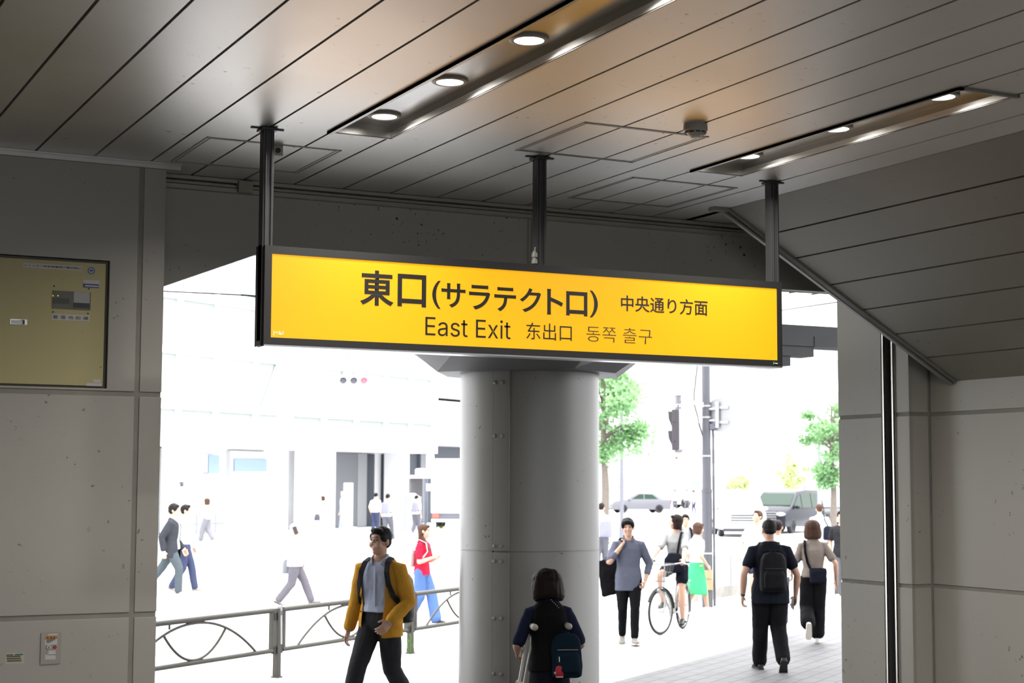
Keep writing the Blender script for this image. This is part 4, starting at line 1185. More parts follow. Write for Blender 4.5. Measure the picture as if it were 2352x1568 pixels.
mb.build('pouch', mat('charm_red', (0.45, 0.015, 0.03), 0.6), ch, smooth=True)
mb = MB(); mb.tube([c1+V(0, -0.01, -0.035), c1+V(0, 0, 0.03)], 0.003, 6); mb.build('cord', M_STEEL, ch)
mb = MB(); mb.ball(c1+V(-0.032, -0.012, -0.085), 0.009, 10); mb.obox(c1+V(0, -0.012, -0.112), (0.05, 0.026, 0.008)); mb.build('white_trim', SOLE_W, ch, smooth=True)

# 3 man in black from behind
p = person('person in black tee and black trousers walking away with a black backpack', gnd(1771, 1540), 358, H=1.765, build=1.16, vox=0.0075, lean=2, head=(-12, 4, 0),
           legs=((0.10, -0.20, 0.0, 52), (-0.10, 0.16, 0.0, 0)), arms=((0.12, 0.06, 0.50), (0.13, -0.02, 0.50)), poles=((0.8, -1, 0), (-0.8, -1, 0)), hair=('crop', HAIR_K),
           top=('tee', fab('tee_black', (0.006, 0.007, 0.012)), 0.62, -0.13), bottom=('trousers', BLACKC, 0.98), shoes=(SH_BLACK, SOLE_K), skin=SKIN_D, curl=25)
q = p
backpack(q, 'black nylon backpack on the person in the black tee', fab('nylon_black', (0.005, 0.005, 0.006), rough=0.6), zip_m=M_BLACK, w=0.30, h=0.44, d=0.14, z=0.22, gap=0.125, vox=0.010)
d, th, nr, w0 = q.hd[0]
t = worn(q, 'phone', 'dark phone held in the right hand of the person in the black tee', 'phone')
mb = MB(); c = w0+d*0.10+nr*0.028; mm = Matrix((th, d, nr)).transposed(); mb.obox(c, (0.07, 0.145, 0.009), mm); mb.build('case', M_BLACK, t, bevel=0.003)
d, th, nr, w0 = q.hd[1]
t = worn(q, 'wristband', 'black band on the left wrist of the person in the black tee', 'wristband')
mb = MB(); mb.rings([ell(mb, w0+d*k, 0.034, 0.028, th, nr, 16) for k in (-0.025, -0.002)]); mb.build('band', M_BLACK, t, smooth=True)

# 4 woman in taupe tee
p = person('person with brown bob in taupe tee and long black trousers, one white sole lifted', gnd(1870, 1478), 6, H=1.68, fem=True, vox=0.0085, lean=3, head=(4, 2, 0),
           legs=((0.05, 0.10, 0.0, 0), (-0.10, -0.30, 0.12, 72)), arms=((0.17, 0.03, 0.48), (0.05, 0.22, 0.42)), poles=((0.8, -1, 0), (-0.5, -1, 0)), hair=('bob', HAIR_B),
           top=('tee', TAUPE, 0.72, 0.02), bottom=('wide', BLACKC, 0.86), shoes=(SH_WHITE, SOLE_W), curl=20)
q = p; s = q.s
t = worn(q, 'crossbody_bag', 'black crossbody bag behind the person in the taupe tee', 'bag')
c = q.sp(0.10, -0.155)+q.X2*0.055*s
mb = MB(); mb.rings([ell(mb, c+q.Z2*z*s, a*s, b*s, q.X2, q.Y2, 20, 3) for z, a, b in ((-0.16, 0.09, 0.035), (-0.14, 0.115, 0.05), (0.0, 0.12, 0.05), (0.045, 0.115, 0.03), (0.05, 0.1, 0.02))]); finish('pouch', mb, NAVYD, t, 0.009, 2, 0.005, 14)
mb = MB()
pts = [c-q.X2*0.10*s+q.Z2*0.03*s, q.sp(0.22, -0.125)-q.X2*0.085*s, q.sp(0.36, -0.130)-q.X2*0.115*s, q.sp(0.47, -0.105)-q.X2*0.118*s, q.sp(0.53, -0.02)-q.X2*0.115*s, q.sp(0.50, 0.08)-q.X2*0.10*s, q.sp(0.40, 0.14)-q.X2*0.05*s]
ribbon(mb, pts, [-q.Y2, -q.Y2, -q.Y2, -q.Y2+q.Z2, q.Z2, q.Y2+q.Z2, q.Y2], 0.035, 0.006); mb.build('strap', BLACKC, t)

# 5 man in chambray shirt with tote
p = person('person in blue-grey shirt walking towards the viewer with a black tote on the shoulder', gnd(1444, 1478), 181, H=1.70, vox=0.0085, lean=0, head=(4, 5, 4),
           legs=((0.08, -0.14, 0.0, 14), (-0.07, 0.18, 0.0, -4)), arms=((-0.055, 0.115, 0.03), (0.05, 0.07, 0.49)), poles=((0.7, 0.25, -1), (-1, -0.8, 0)), hair=('mop', HAIR_K),
           top=('shirt', CHAMB, 1.55, -0.16), bottom=('slim', BLACKC, 0.93), shoes=(SH_GREY, SOLE_W), hands=((-0.5, -0.1, 0.7), None), curl=45, faces=True)
q = p; s = q.s
t = worn(q, 'tote_bag', 'large black tote hanging behind the person in the blue-grey shirt', 'bag')
c = q.sp(0.06, -0.13)+q.X2*0.20*s
tv, tu = V(0.97, 0, -0.22), V(0.22, 0, 0.97)
mb = MB(); mb.rings([ell(mb, c+tu*z, a, b, tv, V(0, 1, 0), 20, 4) for z, a, b in ((-0.28, 0.20, 0.05), (-0.26, 0.22, 0.065), (0.05, 0.20, 0.06), (0.20, 0.17, 0.035), (0.21, 0.165, 0.02))]); finish('bag_body', mb, BLACKC, t, 0.011, 2, 0.008, 8)
mb = MB(); ribbon(mb, [c+V(0.10, 0, 0.19), q.sp(0.40, -0.13)+q.X2*0.16*s, q.sp(0.53, -0.06)+q.X2*0.11*s, q.sp(0.545, 0.04)+q.X2*0.095*s, q.sp(0.50, 0.10)+q.X2*0.09*s], [-q.Y2, -q.Y2, -q.Y2+q.Z2, q.Z2, q.Y2], 0.04, 0.008); mb.build('handle', BLACKC, t)

# 6 cyclist and bicycle
bh = 203
bl = gnd(1543, 1450)
bk = thing('bicycle', 'silver city bicycle with front basket ridden by the person in grey tee', 'bicycle', bl, -(YAW+R(bh)))
SIL = mat('bike_silver', (0.42, 0.41, 0.40), 0.3, metal=0.6); TYRE = mat('bike_tyre', (0.02, 0.02, 0.02), 0.8)
WR = 0.325
def wheel(y, steer=0.0):
    w_ = thing('wheel', None, None, (0, y, WR), R(steer)); w_.parent = bk
    ax = V(1, 0, 0)
    mb = MB(); mb.torus((0, 0, 0), WR-0.016, 0.017, ax, 56, 8); mb.build('tyre', TYRE, w_, smooth=True)
    mb = MB(); mb.torus((0, 0, 0), WR-0.038, 0.009, ax, 56, 6); mb.build('rim', SIL, w_, smooth=True)
    mb = MB()
    for k in range(28):
        a = 2*math.pi*k/28; b = a+(0.35 if k % 2 else -0.35)
        mb.tube([(0.02 if k % 4 < 2 else -0.02, 0.02*math.cos(b), 0.02*math.sin(b)), (0, (WR-0.04)*math.cos(a), (WR-0.04)*math.sin(a))], 0.0012, 4)
    o = mb.build('spokes', SIL, w_)
    mb = MB(); mb.cyl((-0.05, 0, 0), (0.05, 0, 0), 0.014, 12); mb.cyl((-0.06, 0, 0), (0.06, 0, 0), 0.008, 8); mb.build('hub', SIL, w_, smooth=True)
    mb = MB(); rs = []
    for k in range(13):
        a = R(-15+k*(195/12.0)) if y < 0 else R(5+k*(150/12.0)); c = V(0, -math.cos(a)*(WR+0.022), math.sin(a)*(WR+0.022)) if True else 0
        dd = V(0, -math.cos(a), math.sin(a))
        rs.append([c+V(0.026, 0, 0), c+dd*0.010, c+V(-0.026, 0, 0), c-dd*0.003])
    mb.rings(rs); mb.build('mudguard', TYRE if y > 0 else SIL, w_, smooth=True)
wheel(0.53, -14); wheel(-0.55)
sd_ = Matrix.Rotation(R(-14), 3, 'Z')
HT, HB = V(0, 0.36, 0.80), V(0, 0.42, 0.60)
BBk = V(0, -0.10, 0.27); ST = V(0, -0.27, 0.74)
mb = MB()
mb.tube([HB, V(0, 0.24, 0.42), V(0, 0.06, 0.32), BBk], 0.019, 12); mb.tube([HB+V(0, -0.02, 0.07), V(0, 0.2, 0.52), V(0, 0.0, 0.42), V(0, -0.16, 0.42)], 0.014, 10)
mb.tube([BBk, ST], 0.016, 12); mb.tube([HT, HB], 0.019, 12)
for e in (1, -1):
    mb.tube([BBk+V(e*0.03, 0, 0), V(e*0.055, -0.55, WR)], 0.010, 8); mb.tube([ST+V(e*0.015, 0.02, -0.06), V(e*0.055, -0.55, WR)], 0.008, 8)
mb.build('frame', SIL, bk, smooth=True)
mb = MB()
for e in (1, -1): mb.tube([HB, V(0, 0.53, 0)+sd_ @ V(e*0.052, -0.05, 0.60)-V(0, 0.0, 0), V(0, 0.53, WR)+sd_ @ V(e*0.055, 0, 0)], 0.010, 8)
mb.build('fork', SIL, bk, smooth=True)
mb = MB(); mb.tube([HT, HT+V(0, -0.03, 0.16)], 0.012, 10)
g0 = HT+V(0, -0.03, 0.17)
pts = [g0+sd_ @ V(*v) for v in ((-0.29, -0.20, 0.05), (-0.27, -0.10, 0.05), (-0.2, 0.02, 0.03), (0, 0.04, 0.0), (0.2, 0.02, 0.03), (0.27, -0.10, 0.05), (0.29, -0.20, 0.05))]
mb.tube(pts, 0.011, 10); hb_ = mb.build('handlebar', SIL, bk, smooth=True)
for k in ((0, 1), (6, 5)):
    mb = MB(); mb.tube([pts[k[0]], pts[k[0]]*0.15+pts[k[1]]*0.85], 0.016, 10); mb.build('grip', M_BLACK, hb_, smooth=True)
mb = MB(); mb.tube([pts[5]+V(0.0, 0.05, -0.01), pts[6]+V(0.01, 0.06, -0.03)], 0.006, 6); mb.tube([pts[1]+V(0, 0.05, -0.01), pts[0]+V(-0.01, 0.06, -0.03)], 0.006, 6); mb.build('brake_lever', M_STEEL, hb_)
mb = MB(); mb.rings([ell(mb, V(0, y, 0.86+z), a, b, V(1, 0, 0), V(0, 0, 1), 14) for y, z, a, b in ((-0.42, 0.0, 0.05, 0.03), (-0.38, 0.0, 0.10, 0.035), (-0.28, 0, 0.085, 0.03), (-0.18, 0, 0.04, 0.025), (-0.12, -0.005, 0.02, 0.018))]); mb.tube([ST, V(0, -0.30, 0.85)], 0.013, 10); mb.build('saddle', M_BLACK, bk, smooth=True)
# basket of wire
mb = MB(); bc = V(0, 0.62, 0.76)
lo_, hi_ = [(-0.13, -0.09), (0.13, -0.09), (0.13, 0.09), (-0.13, 0.09)], [(-0.18, -0.14), (0.18, -0.14), (0.18, 0.14), (-0.18, 0.14)]
for z, cs_ in ((0.0, lo_), (0.13, [((a[0]+b[0])/2, (a[1]+b[1])/2) for a, b in zip(lo_, hi_)]), (0.25, hi_)):
    pp = [bc+sd_ @ V(x, y, z) for x, y in cs_]; mb.tube(pp+[pp[0]], 0.0035 if z < 0.2 else 0.005, 6)
for k in range(4):
    for j in range(7):
        f = j/7.0
        a = V(*lo_[k])*(1-f)+V(*lo_[(k+1) % 4])*f; b = V(*hi_[k])*(1-f)+V(*hi_[(k+1) % 4])*f
        mb.tube([bc+sd_ @ V(a.x, a.y, 0), bc+sd_ @ V(b.x, b.y, 0.25)], 0.0022, 4)
for j in range(7): mb.tube([bc+sd_ @ V(-0.13+0.26*j/6, -0.09, 0), bc+sd_ @ V(-0.13+0.26*j/6, 0.09, 0)], 0.0022, 4)
mb.build('basket', mat('basket_wire', (0.12, 0.12, 0.12), 0.4, metal=0.5), bk)
mb = MB(); mb.cyl((0.035, -0.10, 0.27), (0.045, -0.10, 0.27), 0.085, 24); mb.rings([[V(0.05, -0.10, 0.34), V(0.058, -0.10, 0.34), V(0.058, -0.10, 0.20), V(0.05, -0.10, 0.20)], [V(0.05, -0.52, 0.37), V(0.058, -0.52, 0.37), V(0.058, -0.52, 0.29), V(0.05, -0.52, 0.29)]]); mb.build('chain_guard', SIL, bk)
PR, PL = BBk+V(0.07, 0.10, 0.135), BBk+V(-0.07, -0.09, -0.135)
for e, pp in ((1, PR), (-1, PL)):
    mb = MB(); mb.tube([BBk+V(e*0.06, 0, 0), pp], 0.009, 8); cr = mb.build('crank', SIL, bk)
    mb = MB(); mb.obox(pp+V(e*0.055, 0, 0), (0.09, 0.075, 0.022)); mb.build('pedal', M_BLACK, cr, bevel=0.004)
mb = MB(); mb.obox((0, -0.60, 0.70), (0.12, 0.34, 0.015)); mb.tube([V(0.05, -0.72, 0.69), V(0.055, -0.56, WR)], 0.005, 6); mb.tube([V(-0.05, -0.72, 0.69), V(-0.055, -0.56, WR)], 0.005, 6); mb.build('rear_rack', SIL, bk)
mb = MB(); mb.tube([V(-0.06, -0.52, 0.30), V(-0.16, -0.46, 0.16)], 0.007, 6); mb.build('kick_stand', SIL, bk)
mb = MB(); mb.lathe([(0.0, 0.0), (0.03, 0.0), (0.035, 0.05), (0.0, 0.07)], (0.0, 0.60, 0.62), 'Y', 14); mb.build('headlamp', SIL, bk, smooth=True)
p = person('person in light grey tee and black shorts riding the silver bicycle, looking aside', bl, bh, H=1.62, fem=True, vox=0.009, lean=5, head=(58, -4, 0), seat=(0, -0.27, 0.93),
           legs=((0.13, 0.04, 0.36, 5), (-0.13, -0.15, 0.10, 8)), arms=((0.10, 0.46, 0.335), (0.10, 0.44, 0.335)), poles=((0.9, -0.6, -0.6), (-0.9, -0.6, -0.6)), hair=('bobshort', HAIR_D),
           top=('tee', LGREY, 0.85, -0.06), bottom=('shorts', NAVYD, 0.55), shoes=(SH_BLACK, SOLE_K), curl=45, knees=(0.25, -0.1))
q = p; s = q.s
t = worn(q, 'shoulder_bag', 'black shoulder bag across the front of the person on the bicycle', 'bag')
c = q.sp(0.10, 0.20)-q.X2*0.02
mb = MB(); mb.rings([ell(mb, c+q.Z2*z, a, b, q.X2, q.Y2, 20, 3) for z, a, b in ((-0.15, 0.14, 0.05), (-0.12, 0.165, 0.065), (0.04, 0.15, 0.06), (0.12, 0.09, 0.04), (0.13, 0.05, 0.02))]); finish('bag_body', mb, NAVYD, t, 0.011, 2, 0.006, 10)
mb = MB(); ribbon(mb, [c-q.X2*0.05+q.Z2*0.10, q.sp(0.36, 0.155)-q.X2*0.085, q.sp(0.47, 0.115)-q.X2*0.10, q.sp(0.54, 0.02)-q.X2*0.095, q.sp(0.50, -0.09)-q.X2*0.08, q.sp(0.36, -0.13)-q.X2*0.02], [q.Y2, q.Y2, q.Y2+q.Z2, q.Z2, -q.Y2+q.Z2, -q.Y2], 0.035, 0.006); mb.build('strap', BLACKC, t)

# 7, 8 the two behind the cyclist
p = person('person with short dark hair behind the cyclist, one hand on a backpack strap', gnd(1575, 1376), 182, H=1.60, vox=0.011, head=(-6, 0, 0), legs=stride(0.15, 10), arms=((0.05, 0.04, 0.50), (0.08, 0.16, 0.12)), poles=((0.3, -1, 0), (-1, 0.0, -0.6)), hair=('short', HAIR_K),
           top=('tee', fab('cool_grey', (0.22, 0.22, 0.24)), 0.8, -0.12), bottom=('trousers', CHAR), shoes=(SH_WHITE, SOLE_W), curl=40, faces=True)
backpack(p, 'black backpack on the person behind the cyclist', BLACKC, z=0.26, vox=0.014)
p = person('person in bright green skirt beside the grey pole, brown hair', gnd(1600, 1404), 64, H=1.53, fem=True, vox=0.011, head=(10, 8, 0), legs=stride(0.2, 25, 0.06, 'R'), arms=((0.05, 0.1, 0.46), (0.05, 0.05, 0.48)), hair=('bobshort', HAIR_B),
           top=('tee', WHITEC, 0.8, 0.05), bottom=('skirt', GREEN, 0.70, 0.07), shoes=(SH_WHITE, SOLE_W))

# 9 woman in red
p = person('person in red tee and blue wide jeans walking right, looking up from a phone', gnd(968, 1431), 112, H=1.56, fem=True, vox=0.010, head=(-12, 0, 0), legs=stride(0.24, 22, 0.06, 'L'), arms=((-0.04, 0.24, 0.20), (-0.05, 0.26, 0.20)), poles=((0.5, -1, -0.5), (-0.5, -1, -0.5)),
           hair=('long', HAIR_B), top=('tee', RED, 0.72, -0.04), bottom=('wide', JEANS, 0.97), shoes=(SH_BLACK, SOLE_K), curl=40, faces=True)
q = p; d, th, nr, w0 = q.hd[0]
t = worn(q, 'phone', 'phone held in both hands by the person in the red tee', 'phone')
mb = MB(); mb.obox((q.wr[0]+q.wr[1])/2+q.Y2*0.10+q.Z2*0.03, (0.07, 0.02, 0.13), Matrix.Rotation(R(-35), 3, 'X')); mb.build('case', SH_WHITE, t, bevel=0.004)
t = worn(q, 'shoulder_bag', 'pale shoulder bag behind the person in the red tee', 'bag')
c = q.sp(0.22, -0.17)+q.X2*0.03
mb = MB(); mb.rings([ell(mb, c+q.Z2*z, a, b, q.X2, q.Y2, 18, 3) for z, a, b in ((-0.13, 0.10, 0.04), (-0.11, 0.13, 0.05), (0.08, 0.12, 0.05), (0.13, 0.08, 0.03))]); finish('bag_body', mb, fab('pale_pink', (0.5, 0.36, 0.36)), t, 0.012, 2)
mb = MB(); ribbon(mb, [c+q.X2*0.06+q.Z2*0.1, q.sp(0.44, -0.125)+q.X2*0.10, q.sp(0.545, -0.03)+q.X2*0.10, q.sp(0.50, 0.10)+q.X2*0.105, q.sp(0.36, 0.145)+q.X2*0.12, q.sp(0.25, 0.08)+q.X2*0.155], [-q.Y2, -q.Y2+q.Z2, q.Z2, q.Y2+q.Z2, q.Y2, q.X2], 0.03, 0.006); mb.build('strap', fab('pale_pink', (0.5, 0.36, 0.36)), t)

# 10, 11 the pair at the left wall
p = person('person in dark jacket and grey trousers walking right beside the left wall', gnd(392, 1369), 96, H=1.77, vox=0.011, head=(0, -4, 0), legs=((0.05, 0.16, 0.0, -4), (-0.05, -0.46, 0.06, 48)), arms=((0.06, -0.10, 0.50), (0.04, 0.14, 0.48)), hair=('mop', HAIR_K),
           top=('shirt', WHITEC, 1.95, 0.0), bottom=('trousers', TEALG, 0.97), shoes=(SH_WHITE, SOLE_W))
q = p; mb = MB(); q.torso_shell(mb, 0.022, -0.16)
for i in range(2): q.sleeve(mb, i, 1.88, 0.014)
finish('jacket', mb, SUITG, q.root, 0.011, 3, 0.005, 11, (1, 1, 1), open_front(0.0, ((q.pel.z-0.2, 0.10), (q.pel.z+0.5, 0.055))))
person('person in white shirt and navy trousers walking behind the one in the dark jacket', gnd(420, 1359), 92, H=1.74, vox=0.012, head=(-4, -6, 0), legs=stride(0.22, 20, 0.06, 'L'), arms=((0.05, 0.02, 0.5), (0.05, 0.1, 0.48)), hair=('short', HAIR_K),
       top=('shirt', WHITEC, 1.9, 0.06), bottom=('trousers', NAVYM, 0.97), shoes=(SH_GREY, SOLE_W))
# 12 far woman
person('distant person with brown hair, white top and grey trousers, by the grey wall', gnd(475, 1243), 292, H=1.60, fem=True, vox=0.016, detail=True, legs=stride(0.24, 22, 0.06, 'L'), arms=((0.0, 0.2, 0.28), (0.04, 0.1, 0.4)), hair=('bob', HAIR_B), top=('blouse', WHITEC, 1.7, 0.0), bottom=('wide', GREYP, 0.97), shoes=(SH_WHITE, SOLE_W))
# 13 man on phone
p = person('grey haired person in white shirt holding a phone to the ear, crossing the road', gnd(676, 1389), 82, H=1.49, build=1.12, vox=0.011, lean=-2, head=(4, 4, 0), legs=stride(0.34, 24, 0.07, 'L'), arms=((0.0, 0.10, -0.02), (0.04, 0.14, 0.46)), poles=((0.5, 0.4, -1), (-0.4, -1, 0)), hair=('crop', HAIR_G),
           top=('shirt', WHITEC, 0.9, -0.05), bottom=('trousers', MAUVE, 0.97), shoes=(SH_GREY, SOLE_K), hands=((-0.2, -0.1, 1), None), curl=45)
q = p; t = worn(q, 'phone', 'black phone at the ear of the grey haired person', 'phone')
mb = MB(); mb.obox(q.hp(0.098, 0.01, -0.02), (0.012, 0.07, 0.14), Matrix.Rotation(R(20), 3, 'X')); mb.build('case', M_BLACK, t, bevel=0.003)
t = worn(q, 'shoulder_bag', 'grey bag at the hip of the grey haired person', 'bag')
mb = MB(); c = q.sp(-0.05, -0.17)-q.X1*0.08; mb.rings([ell(mb, c+V(0, 0, z), a, b, V(1, 0, 0), V(0, 1, 0), 16, 3) for z, a, b in ((-0.13, 0.06, 0.08), (0.06, 0.055, 0.07), (0.12, 0.03, 0.04))]); mb.build('bag_body', fab('bag_grey', (0.14, 0.15, 0.16)), t, smooth=True)
mb = MB(); ribbon(mb, [c+V(0, 0, 0.1), q.sp(0.4, -0.13), q.sp(0.54, -0.02)+q.X2*0.09], [-q.Y2, -q.Y2, q.Z2], 0.03, 0.006); mb.build('strap', fab('bag_grey', (0.14, 0.15, 0.16)), t)

# the far pavement at the left
person('distant person in white carrying a dark handbag, left of the white board', gnd(742, 1222), 300, H=1.60, fem=True, vox=0.018, hair=('bobshort', HAIR_B), top=('blouse', WHITEC, 1.6, -0.05), bottom=('wide', WHITEC), shoes=(SH_WHITE, SOLE_W), detail=False, legs=stride(0.2))
q = worn(p, 'handbag', 'dark handbag of the distant person in white left of the white board', 'bag'); q.location = gnd(731, 1222); q.rotation_euler = (0, 0, 0)
mb = MB(); mb.rings([ell(mb, V(0, 0, z), a, 0.09, V(1, 0, 0), V(0, 1, 0), 16, 3) for z, a in ((0.50, 0.14), (0.53, 0.2), (0.72, 0.17), (0.78, 0.12))]); mb.build('bag_body', fab('bag_slate', (0.07, 0.07, 0.09)), q, smooth=True)
mb = MB(); mb.tube([V(-0.1, 0, 0.77), V(-0.06, 0, 1.05), V(0.06, 0, 1.05), V(0.1, 0, 0.77)], 0.012, 8); mb.build('handle', fab('bag_slate', (0.07, 0.07, 0.09)), q, smooth=True)
person('distant person in white shirt standing by the white board', gnd(788, 1222), 284, H=1.78, vox=0.018, hair=('short', HAIR_G), top=('shirt', WHITEC, 0.9, -0.1), bottom=('trousers', fab('pale_blue', (0.3, 0.36, 0.44))), shoes=(SH_WHITE, SOLE_W), detail=False, legs=stride(0.16))
person('distant person in white shirt and navy trousers, left of the pair by the entrance', gnd(861, 1226), 20, H=1.74, vox=0.018, hair=('crop', HAIR_K), top=('shirt', WHITEC, 0.9, 0.0), bottom=('trousers', NAVYM), shoes=(SH_GREY, SOLE_W), detail=False, legs=stride(0.1), hunch=6)
p = person('distant person with a grey backpack, right of the pair by the entrance', gnd(889, 1240), 24, H=1.80, vox=0.018, hair=('crop', HAIR_K), top=('shirt', WHITEC, 0.9, 0.0), bottom=('trousers', GREYM), shoes=(SH_GREY, SOLE_W), detail=False, legs=stride(0.3, 40))
backpack(p, 'grey backpack on the distant person by the entrance', fab('bag_mist', (0.17, 0.17, 0.21)), vox=0.02, pocket=False)
p = person('distant person in white shirt with a grey bag in front of the grey board', gnd(955, 1228), 30, H=1.66, vox=0.018, hair=('crop', HAIR_K), top=('shirt', WHITEC, 0.9, 0.0), bottom=('trousers', GREYM), shoes=(SH_GREY, SOLE_W), detail=False, legs=stride(0.15))
backpack(p, 'grey shoulder pack on the distant person by the grey board', fab('bag_mist', (0.17, 0.17, 0.21)), vox=0.02, pocket=False, x=0.06)

# beyond the two walkers on the right
person('person in white shirt and navy shorts ahead of the person in black', gnd(1742, 1372), 196, H=1.70, vox=0.012, lean=6, head=(30, -14, 0), hair=('short', HAIR_B), top=('tee', WHITEC, 0.8, 0.02), bottom=('shorts', NAVYM, 0.9), shoes=(SH_GREY, SOLE_W), legs=stride(0.26, 24), arms=((0.16, 0.05, 0.48), (0.05, 0.04, 0.5)))
person('person with dark hair in white, mostly hidden behind the person in black', gnd(1788, 1440), 14, H=1.62, vox=0.012, hair=('crop', HAIR_D), top=('tee', WHITEC, 0.7, -0.1), bottom=('trousers', GREYM), shoes=(SH_WHITE, SOLE_W), legs=stride(0.1))
p = person('person in white tee with a black backpack beyond the person in taupe', gnd(1884, 1318), 8, H=1.70, vox=0.013, hair=('short', HAIR_B), top=('tee', WHITEC, 0.8, -0.1), bottom=('shorts', GREYP, 0.9), shoes=(SH_WHITE, SOLE_W), legs=stride(0.2))
t = worn(p, 'shoulder_bag', 'black shoulder bag of the person in white tee beyond the person in taupe', 'bag')
c = p.sp(0.12, -0.16)+p.X2*0.20
mb = MB(); mb.rings([ell(mb, c+V(0, 0, z), a, b, V(1, 0, 0), V(0, 1, 0), 16, 3) for z, a, b in ((-0.17, 0.10, 0.05), (-0.14, 0.13, 0.07), (0.1, 0.12, 0.06), (0.16, 0.07, 0.03))]); mb.build('bag_body', NAVYD, t, smooth=True)
mb = MB(); ribbon(mb, [c+V(0, 0, 0.14), p.sp(0.42, -0.13)+p.X2*0.12, p.sp(0.545, -0.02)+p.X2*0.10], [-p.Y2, -p.Y2, p.Z2], 0.03, 0.006); mb.build('strap', BLACKC, t)
person('person in dark clothes half hidden by the right jamb', gnd(1936, 1372), 200, H=1.66, vox=0.013, hair=('short', HAIR_K), top=('tee', CHAR, 0.7, -0.1), bottom=('trousers', GREYM), shoes=(SH_WHITE, SOLE_W), legs=stride(0.1))
p = person('person in white shirt half hidden behind the right edge of the pillar', gnd(1381, 1316), 8, H=1.72, vox=0.013, hair=('crop', HAIR_D), top=('shirt', WHITEC, 0.9, 0.0), bottom=('trousers', GREYM), shoes=(SH_GREY, SOLE_W), legs=stride(0.2))
backpack(p, 'grey bag of the person half hidden behind the pillar', fab('bag_mist', (0.17, 0.17, 0.21)), vox=0.016, x=0.12, z=0.2, pocket=False, straps=False)
for (x, y, f, lab, bt) in ((1550, 1176, 170, 'tiny distant person in grey trousers, left of the three beyond the pedestrian signal', GREYM), (1578, 1174, 190, 'tiny distant person in grey trousers, middle of the three beyond the pedestrian signal', GREYM), (1594, 1181, 260, 'tiny distant person in slate clothes, right of the three beyond the pedestrian signal', NAVYM),
                           (1843, 1182, 180, 'tiny distant person in pale blue before the grey wall', NAVYM), (1871, 1184, 180, 'tiny distant person in grey at the right of the grey wall', GREYM)):
    person(lab, gnd(x, y), f, H=1.70, vox=0.02, hair=('crop', HAIR_D), top=('shirt', WHITEC if x < 1590 else fab('pale_slate', (0.25, 0.27, 0.33)), 0.9, 0.0), bottom=('slim', bt), shoes=(SH_GREY, SOLE_W), detail=False, legs=((0.15, 0.08, 0, 0), (-0.15, -0.08, 0, 0)))

# ================================================================== guard fence along the kerb
M_FENCE = mat('fence_paint', (0.055, 0.050, 0.038), 0.55, var=0.25, scale=20)
FA, FD = -1.095, -0.13                        # first visible post, distance inside the kerb
def fenceframe(): return Matrix.Translation(kp(0, FD)) @ Matrix.Rotation(KD, 4, 'Z')
SPAN = 2.89
for k in range(-3, 5):
    a = FA+SPAN*k
    lab = {0: 'square fence post with a pale reflective sleeve, nearest whole post right of the left wall', 1: 'square fence post behind the person in mustard cardigan, weeds at its foot'}.get(k, 'guard fence post hidden behind the %s' % ('left wall' if k < 0 else 'pillar'))
    if k < -1 or k > 3: continue
    if k in (-1, 2, 3): lab = {-1: 'guard fence post behind the left wall', 2: 'guard fence post behind the pillar', 3: 'guard fence end post right of the pillar shadow'}[k]
    if k == 3: continue
    t = thing('fence_post', lab, 'fence post', kp(a, FD), KD, 'posts of the guard fence')
    mb = MB(); mb.box((-0.034, -0.034, 0), (0.034, 0.034, 0.755)); mb.build('post', M_FENCE, t, bevel=0.004)
    mb = MB(); mb.box((-0.045, -0.045, 0), (0.045, 0.045, 0.012)); mb.build('foot_plate', M_FENCE, t)
    mb = MB()
    for zz in (0.29, 0.66):
        mb.box((-0.085, -0.02, zz-0.03), (0.085, 0.02, zz+0.05))
    mb.build('clamp', M_BLACK, t, bevel=0.003)
    if k in (0,):
        mb = MB(); mb.poly([(0.0, -0.037, 0.775), (0.036, -0.037, 0.775), (0.048, -0.037, 0.36), (0.014, -0.037, 0.36)], (0, 0.045, 0)); mb.poly([(0.0, -0.036, 0.775), (0.04, -0.036, 0.775), (0.04, -0.036, 0.79), (0.01, -0.036, 0.79)], (0, 0.06, 0))
        sl = mb.build('reflective_sleeve', mat('sleeve_grey', (0.42, 0.42, 0.43), 0.5, var=0.2, scale=30), t)
        mb = MB(); mb.box((0.008, -0.040, 0.68), (0.034, -0.036, 0.73)); mb.build('sleeve_mark', mat('sleeve_dark', (0.15, 0.15, 0.16), 0.5), sl)
def arc(x0, z0, xm, zm, x1, z1, n=28):
    out = []
    for i in range(n+1):
        u = -1+2*i/n
        x = xm+(x1-x0)/2*u
        z = zm+(z0-zm)*(abs(u)**2.1)
        out.append((x, 0, z))
    return out
